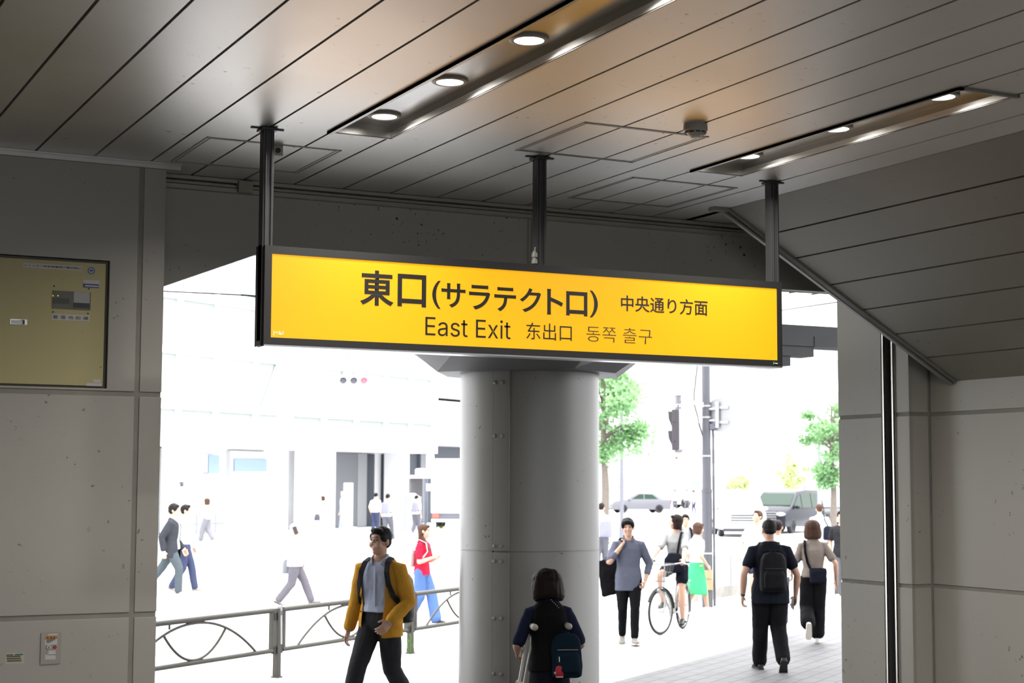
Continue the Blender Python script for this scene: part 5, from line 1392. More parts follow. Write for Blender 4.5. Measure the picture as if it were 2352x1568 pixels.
for k in range(-1, 2):
    a = FA+SPAN*k
    lab = {-1: 'guard fence panel with curved bars beside the left wall', 0: 'guard fence panel with curved bars behind the person in mustard cardigan', 1: 'guard fence panel with curved bars running behind the pillar'}[k]
    t = thing('guard_fence', lab, 'fence', kp(a, FD), KD, 'panels of the guard fence')
    x0, x1, xm = 0.115, SPAN-0.115, SPAN/2
    mb = MB(); mb.tube([(x0-0.02, 0, 0.738), (x1+0.02, 0, 0.738)], 0.029, 14); mb.build('top_rail', M_FENCE, t, smooth=True)
    mb = MB(); mb.tube([(x0-0.02, 0, 0.298), (x1+0.02, 0, 0.298)], 0.026, 14); mb.build('bottom_rail', M_FENCE, t, smooth=True)
    for x in (x0, x1):
        mb = MB(); mb.box((x-0.022, -0.018, 0.30), (x+0.022, 0.018, 0.73)); mb.build('upright', M_FENCE, t)
    mb = MB(); mb.tube(arc(0.39, 0.31, xm, 0.700, SPAN-0.39, 0.31), 0.015, 10); mb.build('arch_bar', M_FENCE, t, smooth=True)
    mb = MB(); mb.tube(arc(0.935, 0.615, xm, 0.325, SPAN-0.935, 0.615), 0.015, 10); mb.build('bowl_bar', M_FENCE, t, smooth=True)
    mb = MB()
    for x in (xm-0.62, xm+0.62):
        pass
    mb.box((xm-0.09, -0.010, 0.700), (xm+0.09, 0.010, 0.724)); mb.box((xm-0.09, -0.010, 0.314), (xm+0.09, 0.010, 0.326)); mb.build('weld_plate', M_FENCE, t)
    mb = MB(); mb.tube([(xm-0.42, 0, 0.665), (xm-0.42, 0, 0.725)], 0.012, 8); mb.build('short_strut', M_FENCE, t, smooth=True)
# weeds at the second post
WEED = mat('weed_green', (0.16, 0.30, 0.06), 0.7, var=0.3)
mb = MB(); rnd = random.Random(3)
for i in range(24):
    a = rnd.uniform(0, 6.28); r_ = rnd.uniform(0.02, 0.10); b = V(r_*math.cos(a), r_*math.sin(a), rnd.uniform(0, 0.24))
    L_ = rnd.uniform(0.04, 0.10); dd = V(math.cos(a), math.sin(a), rnd.uniform(0.1, 1.4)).normalized(); sd2 = dd.cross(V(0, 0, 1)).normalized()*0.011
    mb.face([b, b+dd*L_*0.5+sd2, b+dd*L_, b+dd*L_*0.5-sd2])
for i in range(9):
    a = rnd.uniform(0, 6.28); mb.tube([V(0.045*math.cos(a), 0.045*math.sin(a), 0), V(0.08*math.cos(a), 0.08*math.sin(a), rnd.uniform(0.12, 0.26))], 0.003, 5)
o = mb.build('weeds', WEED); o.location = kp(FA+SPAN, FD); tag(o, 'green weeds growing around the foot of the fence post', 'weeds', None, 'stuff')

# ================================================================== grey pole with pedestrian signal
M_POLE = mat('pole_grey', (0.075, 0.075, 0.088), 0.5, var=0.1, scale=10)
M_POLEW = mat('bracket_white', (0.32, 0.32, 0.35), 0.5, var=0.04)
pp = gnd(1625, 1394)
PZ = -(YAW+R(5.7))                             # faces along the view to the pole: local X runs to the right
pole = thing('signal_pole', 'grey steel pole carrying the pedestrian signal and a round sign, right of the pillar', 'pole', pp, PZ)
dpl = 28.4
def PL_(px, py, back=0.0):                     # local point on the pole's plane
    v = atd(px, py, dpl+back)-pp
    return Matrix.Rotation(-PZ, 3, 'Z') @ v
mb = MB(); mb.tube([V(0, 0, 0), V(0, 0, 2.02)], 0.092, 24); mb.tube([V(0, 0, 2.0), V(0, 0, 2.045)], 0.096, 24); mb.build('base_sleeve', M_POLE, pole, smooth=True)
mb = MB(); mb.tube([V(0, 0, 2.0), V(0, 0, 7.4)], [0.078, 0.066], 24); mb.build('shaft', M_POLE, pole, smooth=True)
mb = MB(); mb.tube([V(0.125, -0.02, 0.02), V(0.120, -0.02, 3.0), V(0.115, -0.02, 3.08), V(0.085, -0.02, 3.12)], 0.021, 10); mb.build('conduit', M_POLE, pole, smooth=True)
mb = MB(); mb.box((0.06, -0.07, 3.10), (0.17, 0.03, 3.2)); mb.build('junction', mat('junction_grey', (0.10, 0.11, 0.14), 0.5), pole, bevel=0.01)
mb = MB()
for z in (0.92, 2.62, 3.30, 3.50):
    mb.tube([V(0, 0, z), V(0, 0, z+0.03)], 0.098 if z < 2 else 0.083, 24)
mb.build('strap_band', M_POLEW, pole, smooth=True)
a0, a1 = PL_(1616, 930), PL_(1560, 916)
mb = MB(); mb.rings([[a0+V(0, y, z) for y, z in ((-0.03, -0.04), (0.03, -0.04), (0.03, 0.05), (-0.03, 0.05))], [a1+V(0, y, z) for y, z in ((-0.03, -0.03), (0.03, -0.03), (0.03, 0.03), (-0.03, 0.03))]]); mb.build('signal_arm', M_POLEW, pole)
c = PL_(1557.5, 925)
mb = MB(); mb.cyl(c+V(0, 0, -0.02), c+V(0, 0, 0.13), 0.055, 16); mb.cyl(c+V(0, 0, -0.12), c+V(0, 0, -0.07), 0.06, 14); mb.cyl(c+V(0, 0, -0.19), c+V(0, 0, -0.03), 0.02, 10); mb.cyl(c+V(0, 0, 0.12), c+V(0, 0, 0.135), 0.062, 16); mb.build('bracket_head', mat('bracket_grey', (0.16, 0.16, 0.18), 0.4, metal=0.4), pole, smooth=True)
sgn = thing('pedestrian_signal', 'dark pedestrian signal hanging from the arm of the grey pole', 'traffic signal', pp, PZ)
b = PL_(1556, 987)
M_SIG = mat('signal_dark', (0.045, 0.040, 0.048), 0.5, var=0.08)
mb = MB(); mb.box((b.x-0.10, b.y-0.17, b.z-0.355), (b.x+0.02, b.y+0.17, b.z+0.355)); mb.build('front_case', M_SIG, sgn, bevel=0.012)
mb = MB(); mb.box((b.x+0.02, b.y-0.165, b.z-0.36), (b.x+0.125, b.y+0.165, b.z+0.36)); mb.build('rear_case', M_POLEW, sgn, bevel=0.03)
for zc in (0.17, -0.17):
    mb = MB()
    mb.poly([(b.x-0.10, b.y-0.14, b.z+zc+0.15), (b.x-0.165, b.y-0.14, b.z+zc+0.14), (b.x-0.155, b.y-0.14, b.z+zc+0.02), (b.x-0.10, b.y-0.14, b.z+zc-0.10)], (0, 0.008, 0))
    mb.poly([(b.x-0.10, b.y+0.132, b.z+zc+0.15), (b.x-0.165, b.y+0.132, b.z+zc+0.14), (b.x-0.155, b.y+0.132, b.z+zc+0.02), (b.x-0.10, b.y+0.132, b.z+zc-0.10)], (0, 0.008, 0))
    mb.box((b.x-0.165, b.y-0.14, b.z+zc+0.14), (b.x-0.10, b.y+0.14, b.z+zc+0.15)); mb.build('visor', M_SIG, sgn)
    mb = MB(); mb.box((b.x-0.104, b.y-0.12, b.z+zc-0.12), (b.x-0.098, b.y+0.12, b.z+zc+0.12)); mb.build('lens', mat('lens_red' if zc > 0 else 'lens_green', (0.25, 0.02, 0.03) if zc > 0 else (0.02, 0.12, 0.1), 0.3, var=0), sgn)
    mb = MB(); mb.ball((b.x-0.05, b.y-0.172, b.z+zc-0.03), 0.014, 8); mb.build('latch', M_BLACK, sgn)
mb = MB(); mb.cyl(V(b.x+0.005, b.y, b.z+0.35), c+V(0.005, 0, -0.17), 0.016, 10); mb.build('hanger', M_SIG, sgn, smooth=True)
mb = MB(); mb.box((b.x-0.05, b.y-0.1, b.z-0.40), (b.x+0.08, b.y+0.1, b.z-0.36)); mb.build('bottom_flange', M_POLEW, sgn)
q_ = PL_(1557, 1046)
pt = thing('orange_plate', 'small white plate with an orange corner hanging under the pedestrian signal', 'plate', pp, PZ)
mb = MB(); mb.box((q_.x-0.045, q_.y-0.01, q_.z-0.05), (q_.x+0.05, q_.y+0.01, q_.z+0.045)); mb.build('plate', M_WHITE, pt)
mb = MB(); mb.box((q_.x-0.045, q_.y-0.014, q_.z-0.05), (q_.x-0.01, q_.y-0.01, q_.z-0.02)); mb.build('orange_corner', mat('plate_orange', (0.4, 0.12, 0.05), 0.5, var=0), pt)
mb = MB(); mb.box((q_.x-0.045, q_.y-0.014, q_.z-0.058), (q_.x+0.05, q_.y+0.012, q_.z-0.05)); mb.cyl((q_.x, q_.y, q_.z+0.04), (q_.x, q_.y, b.z-0.38), 0.006, 6); mb.build('edge', M_SIG, pt)
rsn = thing('round_sign', 'pale round road sign seen from behind on the grey pole', 'road sign', pp, PZ)
c = PL_(1650, 952); ax = V(0.42, 0.9, 0).normalized()
mb = MB(); mb.tube([c+ax*0.10, c+ax*0.104], 0.30, 48); mb.build('disc', mat('sign_back', (0.27, 0.27, 0.28), 0.35, metal=0.3, var=0.1), rsn, smooth=True)
mb = MB()
for dz in (0.13, -0.13):
    mb.obox(c+ax*0.09+V(0, 0, dz), (0.30, 0.03, 0.05), Matrix.Rotation(math.atan2(ax.y, ax.x)-R(90), 3, 'Z'))
mb.obox(c+ax*0.07+V(-0.05, 0, 0), (0.06, 0.03, 0.46), Matrix.Rotation(math.atan2(ax.y, ax.x)-R(90), 3, 'Z')); mb.build('stiffener', M_POLEW, rsn)
for dz in (0.10, -0.10):
    mb = MB(); mb.tube([V(0.0, 0, c.z+dz), V(c.x-0.06, c.y+0.05, c.z+dz)], 0.022, 8); mb.build('clamp_arm', M_POLEW, rsn)
pn = thing('paper_notice', 'pale orange notice tied to the grey pole beside the green skirt', 'notice', pp, PZ)
q0, q1 = PL_(1613, 1308), PL_(1637, 1352)
mb = MB()
mb.poly([(q0.x, -0.115, q0.z), (q1.x-0.01, -0.125, q0.z+0.01), (q1.x+0.01, -0.125, q1.z), (q0.x+0.02, -0.115, q1.z-0.01)], (0, 0.006, 0)); nb_ = mb.build('sheet', mat('notice_paper', (0.36, 0.26, 0.15), 0.7, var=0.05), pn)
mb = MB(); mb.box((q0.x+0.03, -0.128, (q0.z+q1.z)/2+0.015), (q1.x-0.03, -0.1265, (q0.z+q1.z)/2+0.022)); mb.build('print_line', mat('notice_ink', (0.12, 0.1, 0.08), 0.6, var=0), nb_)
cb_ = thing('hanging_cable', 'thin black cable sagging beside the grey pole above the signal arm', 'cable', pp, PZ)
mb = MB(); mb.tube([PL_(1602, 836), PL_(1597, 880), PL_(1594, 905), PL_(1595, 930), PL_(1602, 955), PL_(1606, 975), PL_(1614, 1000)], 0.012, 6); mb.build('cable', M_BLACK, cb_)
# white street fence and low wall behind the pole
t = thing('street_fence', 'white panel street fence on a low concrete kerb right of the grey pole', 'fence', kp(11.0, -0.05), KD)
mb = MB()
for k in range(4): mb.box((0.1+1.5*k, -0.02, 0.10), (1.5+1.5*k, 0.02, 0.80))
mb.build('panel', mat('fence_white', (0.5, 0.5, 0.5), 0.6, var=0.05), t)
for k in range(5):
    mb = MB(); mb.box((0.02+1.5*k, -0.03, 0.0), (0.08+1.5*k, 0.03, 0.84)); mb.build('post', mat('fence_post_grey', (0.30, 0.30, 0.31), 0.6), t)
mb = MB(); mb.box((0, -0.08, 0), (6.2, 0.08, 0.20)); mb.build('kerb_block', mat('kerb_concrete', (0.26, 0.25, 0.23), 0.8, var=0.35, scale=5), t)

# ================================================================== vehicle signal across the road
dS = 70.0
_q = atd(652, 1300, 57.0); sp0 = V(_q.x, _q.y, 0)
VZ = -(YAW+R(-8))
vs = thing('traffic_signal', 'white horizontal traffic signal with three lenses high over the road', 'traffic signal', (sp0.x, sp0.y, 0), VZ)
def VL(px, py): return Matrix.Rotation(-VZ, 3, 'Z') @ (atd(px, py, 56.0)-Vector((sp0.x, sp0.y, 0)))
SW = mat('signal_white', (0.6, 0.6, 0.6), 0.5, var=0.02)
a, b = VL(771, 874), VL(852, 874)
z = (a.z+b.z)/2
mb = MB(); mb.box((a.x, a.y-0.06, z-0.19), (b.x, a.y+0.10, z+0.19)); mb.build('housing', SW, vs, bevel=0.08)
for i, px in enumerate((788, 812.5, 836)):
    p_ = VL(px, 874)
    mb = MB(); mb.lathe([(0, 0.0), (0.08, 0.008), (0.11, 0.04), (0.114, 0.04)], (p_.x, a.y-0.13, z), 'Y', 24)
    mb.build('lens', mat('lens_signal_%d' % i, ((0.07, 0.07, 0.09), (0.07, 0.07, 0.09), (0.45, 0.10, 0.13))[i], 0.3, var=0, emit=0.0 if i < 2 else 0.6), vs, smooth=True)
    mb = MB(); rs = []
    for k in range(15):
        an_ = R(-10+200*k/14)
        cx_, cz_ = 0.134*math.cos(an_), 0.134*math.sin(an_)
        rs.append([V(p_.x+cx_, a.y-0.06, z+cz_), V(p_.x+cx_*1.04, a.y-0.06, z+cz_*1.04), V(p_.x+cx_*1.04, a.y-0.27, z+cz_*1.04-0.02), V(p_.x+cx_, a.y-0.27, z+cz_-0.02)])
    mb.rings(rs); mb.build('visor', SW, vs)
mb = MB(); mb.tube([V(0, 0, 0), V(0, 0, 6.4)], [0.11, 0.075], 16); mb.build('post', SW, vs, smooth=True)
mb = MB(); mb.tube([V(0, 0, z+0.5), V(a.x*0.6, a.y*0.6, z+0.45), V(a.x, a.y, z), V(b.x-0.2, a.y, z)], 0.05, 8); mb.build('arm', SW, vs, smooth=True)
c_ = VL(649, 966)
bsn = thing('blue_sign', 'pale blue round road sign on the white signal post at the left', 'road sign', (sp0.x, sp0.y, 0), VZ)
mb = MB(); mb.tube([V(c_.x, -0.16, c_.z), V(c_.x, -0.14, c_.z)], 0.27, 32); dsc = mb.build('disc', mat('road_sign_blue', (0.25, 0.30, 0.36), 0.5, var=0), bsn, smooth=True)
mb = MB(); mb.poly([(c_.x-0.2, -0.17, c_.z-0.03), (c_.x+0.04, -0.17, c_.z-0.03), (c_.x+0.04, -0.17, c_.z-0.1), (c_.x+0.2, -0.17, c_.z+0.02), (c_.x+0.04, -0.17, c_.z+0.14), (c_.x+0.04, -0.17, c_.z+0.05), (c_.x-0.2, -0.17, c_.z+0.05)], (0, 0.008, 0)); mb.build('arrow', SW, dsc)

# overhead wires
M_WIRE = mat('wire', (0.02, 0.02, 0.025), 0.6, var=0)
def wire(lab, a, b, r, sag=0.0):
    t = thing('overhead_wire', lab, 'wire', a)
    m_ = (a+b)/2-V(0, 0, sag); mb = MB(); mb.tube([V(0, 0, 0), (a+m_)/2-a-V(0, 0, sag*0.25), m_-a, (m_+b)/2-a-V(0, 0, sag*0.25), b-a], r, 6); mb.build('cable', M_WIRE, t); return t
wA, wB = V(2.27, 9.55, 3.285), V(4.8, 12.2, 3.615)
wire('thin overhead wire crossing the sky between the left wall and the sign', wA, wB, 0.0035)
wC = wA+(wB-wA)*0.40
t = wire('short bundle of wires hanging beside the sign edge under the thin wire', wC, wB-V(0, 0, 0.03), 0.006)
mb = MB(); dW = (wB-wC); mb.poly([V(0, 0, -0.004), dW*0.3+V(0, 0, -0.006), dW*0.9+V(0, 0, -0.02), dW*0.9+V(0, 0, -0.075), dW*0.3+V(0, 0, -0.032)], (0.02, -0.02, 0)); mb.build('bracket', mat('bracket_teal', (0.06, 0.08, 0.09), 0.6), t)
wire('wire rising to the right jamb above the canopy slab', atd(1770, 716, 22), atd(1935, 692, 18), 0.008)

# ================================================================== trees
LEAF = bpy.data.materials.new('leaf_green'); LEAF.use_nodes = True
nt = LEAF.node_tree; bs = nt.nodes['Principled BSDF']
bs.inputs['Base Color'].default_value = (0.14, 0.26, 0.13, 1); bs.inputs['Roughness'].default_value = 0.6
trn = nt.nodes.new('ShaderNodeBsdfTranslucent'); trn.inputs[0].default_value = (0.30, 0.52, 0.22, 1)
mxs = nt.nodes.new('ShaderNodeMixShader'); mxs.inputs[0].default_value = 0.45
nt.links.new(bs.outputs[0], mxs.inputs[1]); nt.links.new(trn.outputs[0], mxs.inputs[2]); nt.links.new(mxs.outputs[0], nt.nodes['Material Output'].inputs[0])
LEAFY = mat('leaf_yellow_green', (0.42, 0.5, 0.20), 0.6, var=0.2, scale=3)
BARK = mat('bark', (0.12, 0.10, 0.085), 0.85, var=0.3, scale=12)
def tree(lab, base, cz, rx, rz, n, seed, leaf=LEAF, size=0.16, trunk=0.14, name='street_tree', cat='tree'):
    rnd = random.Random(seed)
    t = thing(name, lab, cat, base)
    mb = MB(); mb.tube([V(0, 0, 0), V(0.05, 0, cz*0.45), V(0.0, 0.05, cz*0.8), V(0, 0, cz+rz*0.5)], [trunk, trunk*0.85, trunk*0.6, trunk*0.2], 10)
    clumps = []
    for i in range(26):
        u = rnd.uniform(-1, 1); th_ = rnd.uniform(0, 6.283); rr_ = rnd.uniform(0.45, 1.0)
        s_ = math.sqrt(1-u*u)
        c = V(rx*rr_*s_*math.cos(th_), rx*rr_*s_*math.sin(th_), cz+rz*rr_*u)
        clumps.append((c, rnd.uniform(0.22, 0.42)*rx))
        mb.tube([V(0, 0, max(cz*0.5, cz+rz*u*0.4-0.5)), c*0.5+V(0, 0, (cz+rz*u*0.5)*0.5), c], [trunk*0.35, trunk*0.2, 0.01], 5)
    mb.build('trunk', BARK, t)
    verts, faces = [], []
    for i in range(n):
        c, r_ = clumps[rnd.randrange(len(clumps))]
        p_ = c+V(rnd.gauss(0, 0.5), rnd.gauss(0, 0.5), rnd.gauss(0, 0.38))*r_
        nn = V(rnd.gauss(0, 0.7), rnd.gauss(0, 0.7), rnd.uniform(0.2, 1.2)).normalized()
        x = nn.orthogonal().normalized(); a_ = rnd.uniform(0, 6.28); y = nn.cross(x)
        x, y = x*math.cos(a_)+y*math.sin(a_), y*math.cos(a_)-x*math.sin(a_)
        s_ = size*rnd.uniform(0.6, 1.25); b0 = len(verts)
        verts += [p_-x*s_*0.5, p_+y*s_*0.28-nn*s_*0.06, p_+x*s_*0.5-nn*s_*0.1, p_-y*s_*0.28-nn*s_*0.06]
        faces.append((b0, b0+1, b0+2, b0+3))
    me = bpy.data.meshes.new('crown'); me.from_pydata([tuple(v) for v in verts], [], faces); me.materials.append(leaf)
    o = bpy.data.objects.new('crown', me); COL.objects.link(o); o.parent = t
    return t
def onroad(px, D): p_ = atd(px, 1300, D); return V(p_.x, p_.y, 0)
tree('green street tree right of the pillar, its crown half hidden behind it', onroad(1388, 50), 4.35, 1.55, 2.0, 6500, 5)
tree('green street tree beside the right jamb', onroad(1915, 62), 4.1, 1.25, 2.1, 5000, 9)
tree('yellow green shrub in the distance above the white minivan', onroad(1700, 96), 2.2, 0.8, 0.55, 900, 12, LEAFY, 0.2, 0.05, 'shrub', 'shrub')
tree('yellow green bush before the grey wall, above the black minivan', onroad(1822, 108), 2.9, 1.15, 1.25, 1500, 14, LEAFY, 0.24, 0.06, 'shrub', 'shrub')
# thin street poles
for (px, D, h, lab, m_) in ((1428.5, 62, 5.4, 'thin pale grey street pole under the tree right of the pillar', mat('pole_pale', (0.12, 0.12, 0.145), 0.6)), (1884, 64, 7.0, 'tall pale lamp post in front of the tree beside the right jamb', mat('post_pale', (0.24, 0.25, 0.28), 0.6))):
    t = thing('street_pole', lab, 'pole', onroad(px, D))
    mb = MB(); mb.tube([V(0, 0, 0), V(0, 0, h)], [0.085, 0.06], 12); mb.build('shaft', m_, t, smooth=True)
    mb = MB(); mb.tube([V(0, 0, 0), V(0, 0, 0.5)], 0.11, 12); mb.build('base', m_, t, smooth=True)

# ================================================================== vehicles
M_TYRE = mat('car_tyre', (0.02, 0.02, 0.022), 0.8); M_RIM = mat('car_rim', (0.25, 0.25, 0.26), 0.35, metal=0.6)
M_CHROME = mat('car_chrome', (0.5, 0.5, 0.52), 0.2, metal=0.8); M_LAMP = mat('car_lamp', (0.5, 0.5, 0.52), 0.25); M_TAIL = mat('car_tail', (0.30, 0.03, 0.03), 0.3)
M_CGLASS = mat('car_glass', (0.016, 0.034, 0.024), 0.08, var=0, spec=0.15)
def car(lab, cat, loc, face, prof, belt, L, W, bm_, wheels, win, name, fz=0.0, hoodz=0.9, grille=True, glass=None):
    """prof: side outline (y, z) from rear bottom round over the roof to front bottom; win: side window polygons"""
    t = thing(name, lab, cat, loc, -(YAW+R(face)))
    zt_ = max(z for y, z in prof)
    def hw(z): return W/2*(1-0.16*max(0.0, (z-belt)/(zt_-belt))**1.2)
    mb = MB(); rs = []
    for (y, z) in prof: rs.append([V(-hw(z), y, z), V(-hw(z)*0.5, y, z+0.012), V(0, y, z+0.015), V(hw(z)*0.5, y, z+0.012), V(hw(z), y, z)])
    vs_ = [[mb.bm.verts.new(p) for p in r] for r in rs]; n = len(vs_)
    for i in range(n):
        for j in range(4): mb.bm.faces.new((vs_[i][j], vs_[i][j+1], vs_[(i+1) % n][j+1], vs_[(i+1) % n][j]))
    mb.bm.faces.new([v[0] for v in vs_]); mb.bm.faces.new([v[4] for v in vs_][::-1])
    body = mb.build('body', bm_, t, bevel=0.03, smooth=True, angle=50)
    gm = glass or M_CGLASS
    for sg_ in (1, -1):
        for poly in win:
            mb = MB(); pts = [V(sg_*(hw(z)+0.002), y, z) for y, z in poly]
            mb.poly(pts, (sg_*0.012, 0, 0)); mb.build('side_window', gm, t)
    # windscreen and rear window follow the outline between the belt and the roof
    for nm, rng in (('windscreen', [i for i in range(n-1) if prof[i][0] > 0 and prof[i][1] >= zt_-0.12 and prof[i+1][1] < zt_-0.1 and prof[i+1][0] > prof[i][0]][:1]), ('rear_window', [i for i in range(n-1) if prof[i][0] < 0 and prof[i+1][1] >= zt_-0.12 and prof[i][1] < zt_-0.1][-1:])):
        for i in rng:
            (y0, z0), (y1, z1) = prof[i], prof[i+1]
            nrm = V(0, z0-z1, y1-y0).normalized()*0.012
            if nm == 'rear_window': z0 = max(z0, belt) if z0 < belt else z0; y0 = prof[i][0]+(prof[i+1][0]-prof[i][0])*((z0-prof[i][1])/max(0.01, prof[i+1][1]-prof[i][1]))
            e = 0.12
            A, B = V(0, y0+(y1-y0)*e, z0+(z1-z0)*e+0.015), V(0, y1-(y1-y0)*e, z1-(z1-z0)*e+0.015)
            mb = MB(); mb.poly([V(-hw(A.z)*0.92, A.y, A.z), V(hw(A.z)*0.92, A.y, A.z), V(hw(B.z)*0.92, B.y, B.z), V(-hw(B.z)*0.92, B.y, B.z)], nrm if nrm.z > 0 else -nrm); mb.build(nm, gm, t)
    for (y, r_) in wheels:
        for sg_ in (1, -1):
            w_ = thing('wheel', None, None, (sg_*(W/2-0.10), y, r_)); w_.parent = t
            mb = MB(); mb.lathe([(r_*0.66, -0.105), (r_*0.92, -0.11), (r_, -0.08), (r_, 0.08), (r_*0.92, 0.11), (r_*0.66, 0.105), (r_*0.66, -0.105)], (0, 0, 0), 'X', 28); mb.build('tyre', M_TYRE, w_, smooth=True)
            mb = MB(); mb.lathe([(0, sg_*0.075), (r_*0.2, sg_*0.085), (r_*0.62, sg_*0.06), (r_*0.68, sg_*0.09), (r_*0.68, -sg_*0.09), (0, -sg_*0.08)], (0, 0, 0), 'X', 20); mb.build('rim', M_RIM, w_, smooth=True)
    yf = max(y for y, z in prof); yr = min(y for y, z in prof)
    for sg_ in (1, -1):
        mb = MB(); mb.ball((sg_*(W/2-0.24), yf-0.06, hoodz-0.16), 1, 14, (0.23, 0.10, 0.085)); mb.build('headlight', M_LAMP, t, smooth=True)
        mb = MB(); mb.box((sg_*(W/2-0.10)-0.07, yr-0.012, hoodz-0.2), (sg_*(W/2-0.10)+0.07, yr+0.08, hoodz+0.12)); mb.build('tail_light', M_TAIL, t, bevel=0.02)
        mb = MB(); mb.ball((sg_*(W/2+0.10), yf-1.25 if L > 4.6 else yf-1.3, hoodz+0.14), 1, 12, (0.12, 0.06, 0.08)); mb.build('mirror', bm_, t, smooth=True)
    if grille:
        g_ = MB(); g_.box((-W/2+0.42, yf-0.03, hoodz-0.42), (W/2-0.42, yf+0.012, hoodz-0.04)); go = g_.build('grille', M_BLACK, t)
        for k in range(4):
            g_ = MB(); g_.box((-W/2+0.40, yf+0.008, hoodz-0.40+0.1*k), (W/2-0.40, yf+0.03, hoodz-0.355+0.1*k)); g_.build('grille_bar', M_CHROME, go)
    mb = MB(); mb.box((-0.17, yf+0.02, 0.42), (0.17, yf+0.035, 0.58)); mb.build('number_plate', M_WHITE, t)
    mb = MB(); mb.box((-W/2+0.1, yf-0.05, 0.22), (W/2-0.1, yf+0.02, 0.34)); mb.build('bumper_intake', M_BLACK, t)
    return t
VANP = [(-2.42, 0.28), (-2.45, 0.75), (-2.40, 1.05), (-2.20, 1.78), (-2.0, 1.88), (-0.4, 1.90), (0.75, 1.80), (1.72, 1.12), (2.25, 0.98), (2.42, 0.80), (2.45, 0.30)]
VANW = [[(-2.05, 1.10), (-1.95, 1.70), (-0.85, 1.74), (-0.85, 1.10)], [(-0.78, 1.10), (-0.78, 1.74), (0.38, 1.70), (0.38, 1.10)], [(0.45, 1.10), (0.45, 1.68), (0.72, 1.62), (1.35, 1.18), (1.35, 1.10)]]
SEDP = [(-2.2, 0.25), (-2.28, 0.7), (-2.1, 0.98), (-1.55, 1.02), (-0.95, 1.42), (0.2, 1.46), (1.05, 1.0), (1.95, 0.88), (2.2, 0.7), (2.22, 0.25)]
SEDW = [[(-1.25, 1.02), (-0.85, 1.34), (-0.25, 1.37), (-0.25, 1.02)], [(-0.18, 1.02), (-0.18, 1.37), (0.15, 1.36), (0.75, 1.02)]]
PW_ = mat('car_paint_white', (0.36, 0.36, 0.37), 0.25, var=0.0); PK_ = mat('car_paint_black', (0.016, 0.018, 0.024), 0.2, var=0.0, spec=0.2); PS_ = mat('car_paint_silver', (0.11, 0.11, 0.125), 0.35, metal=0.2, var=0)
GL_PALE = mat('pale_glass', (0.20, 0.23, 0.24), 0.15, var=0.3, scale=2)
car('black minivan facing the viewer, waiting beyond the person in black', 'car', gnd(1806, 1222), 211, VANP, 1.05, 4.9, 1.84, PK_, ((-1.5, 0.34), (1.5, 0.34)), VANW, 'minivan', hoodz=1.0)
car('white minivan with a wide bright grille, right of the grey pole', 'car', gnd(1694, 1229), 182, VANP, 1.05, 4.9, 1.84, PW_, ((-1.5, 0.34), (1.5, 0.34)), VANW, 'minivan', hoodz=1.0, glass=GL_PALE)
car('silver car standing across the far road, left of the tiny distant walkers', 'car', onroad(1466, 118), 258, SEDP, 0.98, 4.5, 1.75, PS_, ((-1.35, 0.32), (1.35, 0.32)), SEDW, 'car', hoodz=0.85)
car('dark car nose peeking out left of the right jamb', 'car', gnd(1936, 1216), 200, SEDP, 0.98, 4.5, 1.75, PK_, ((-1.35, 0.32), (1.35, 0.32)), SEDW, 'car', hoodz=0.85, glass=GL_PALE)
car('white car behind the black minivan', 'car', onroad(1866, 84), 30, SEDP, 0.98, 4.5, 1.75, PW_, ((-1.35, 0.32), (1.35, 0.32)), SEDW, 'car', hoodz=0.85, glass=GL_PALE)
BUSP = [(-4.4, 0.35), (-4.45, 2.9), (-4.2, 3.05), (4.2, 3.05), (4.45, 2.7), (4.5, 1.3), (4.5, 0.35)]
BUSW = [[(-4.0+1.35*k, 1.75), (-4.0+1.35*k, 2.55), (-2.8+1.35*k, 2.55), (-2.8+1.35*k, 1.75)] for k in range(6)]
car('white bus with pale windows far down the road behind the silver car', 'bus', onroad(1500, 140), 256, BUSP, 1.5, 9.0, 2.3, PW_, ((-2.6, 0.45), (2.8, 0.45)), BUSW, 'bus', hoodz=1.2, grille=False, glass=GL_PALE)
# white truck at the left edge of the pillar
tk = thing('truck', 'white box truck seen from behind beside the left edge of the pillar', 'truck', gnd(1040, 1216), -(YAW+R(12)))
mb = MB(); mb.box((-1.0, -0.2, 0.75), (1.0, 5.0, 3.25)); mb.build('cargo_box', M_WHITE, tk, bevel=0.04)
mb = MB(); mb.box((-0.95, 5.1, 0.5), (0.95, 6.6, 2.3)); mb.build('cab', M_WHITE, tk, bevel=0.12)
mb = MB(); mb.box((-0.9, -0.1, 0.42), (0.9, 6.4, 0.75)); mb.build('chassis', mat('chassis_grey', (0.12, 0.12, 0.14), 0.6), tk)
for sg_ in (1, -1):
    mb = MB(); mb.box((sg_*0.78-0.16, -0.2, 0.52), (sg_*0.78+0.16, -0.1, 0.72)); mb.build('tail_light', mat('truck_tail', (0.5, 0.10, 0.08), 0.3, var=0), tk, bevel=0.02)
    for y in (1.0, 5.6):
        w_ = thing('wheel', None, None, (sg_*0.82, y, 0.40)); w_.parent = tk
        mb = MB(); mb.lathe([(0.24, -0.12), (0.38, -0.13), (0.40, -0.1), (0.40, 0.1), (0.38, 0.13), (0.24, 0.12), (0.24, -0.12)], (0, 0, 0), 'X', 24); mb.build('tyre', M_TYRE, w_, smooth=True)
        mb = MB(); mb.lathe([(0, 0.05), (0.26, 0.08), (0.26, -0.08), (0, -0.05)], (0, 0, 0), 'X', 16); mb.build('rim', M_RIM, w_, smooth=True)
mb = MB(); mb.box((-0.95, -0.25, 0.36), (0.95, -0.15, 0.48)); mb.build('bumper', M_WHITE, tk)
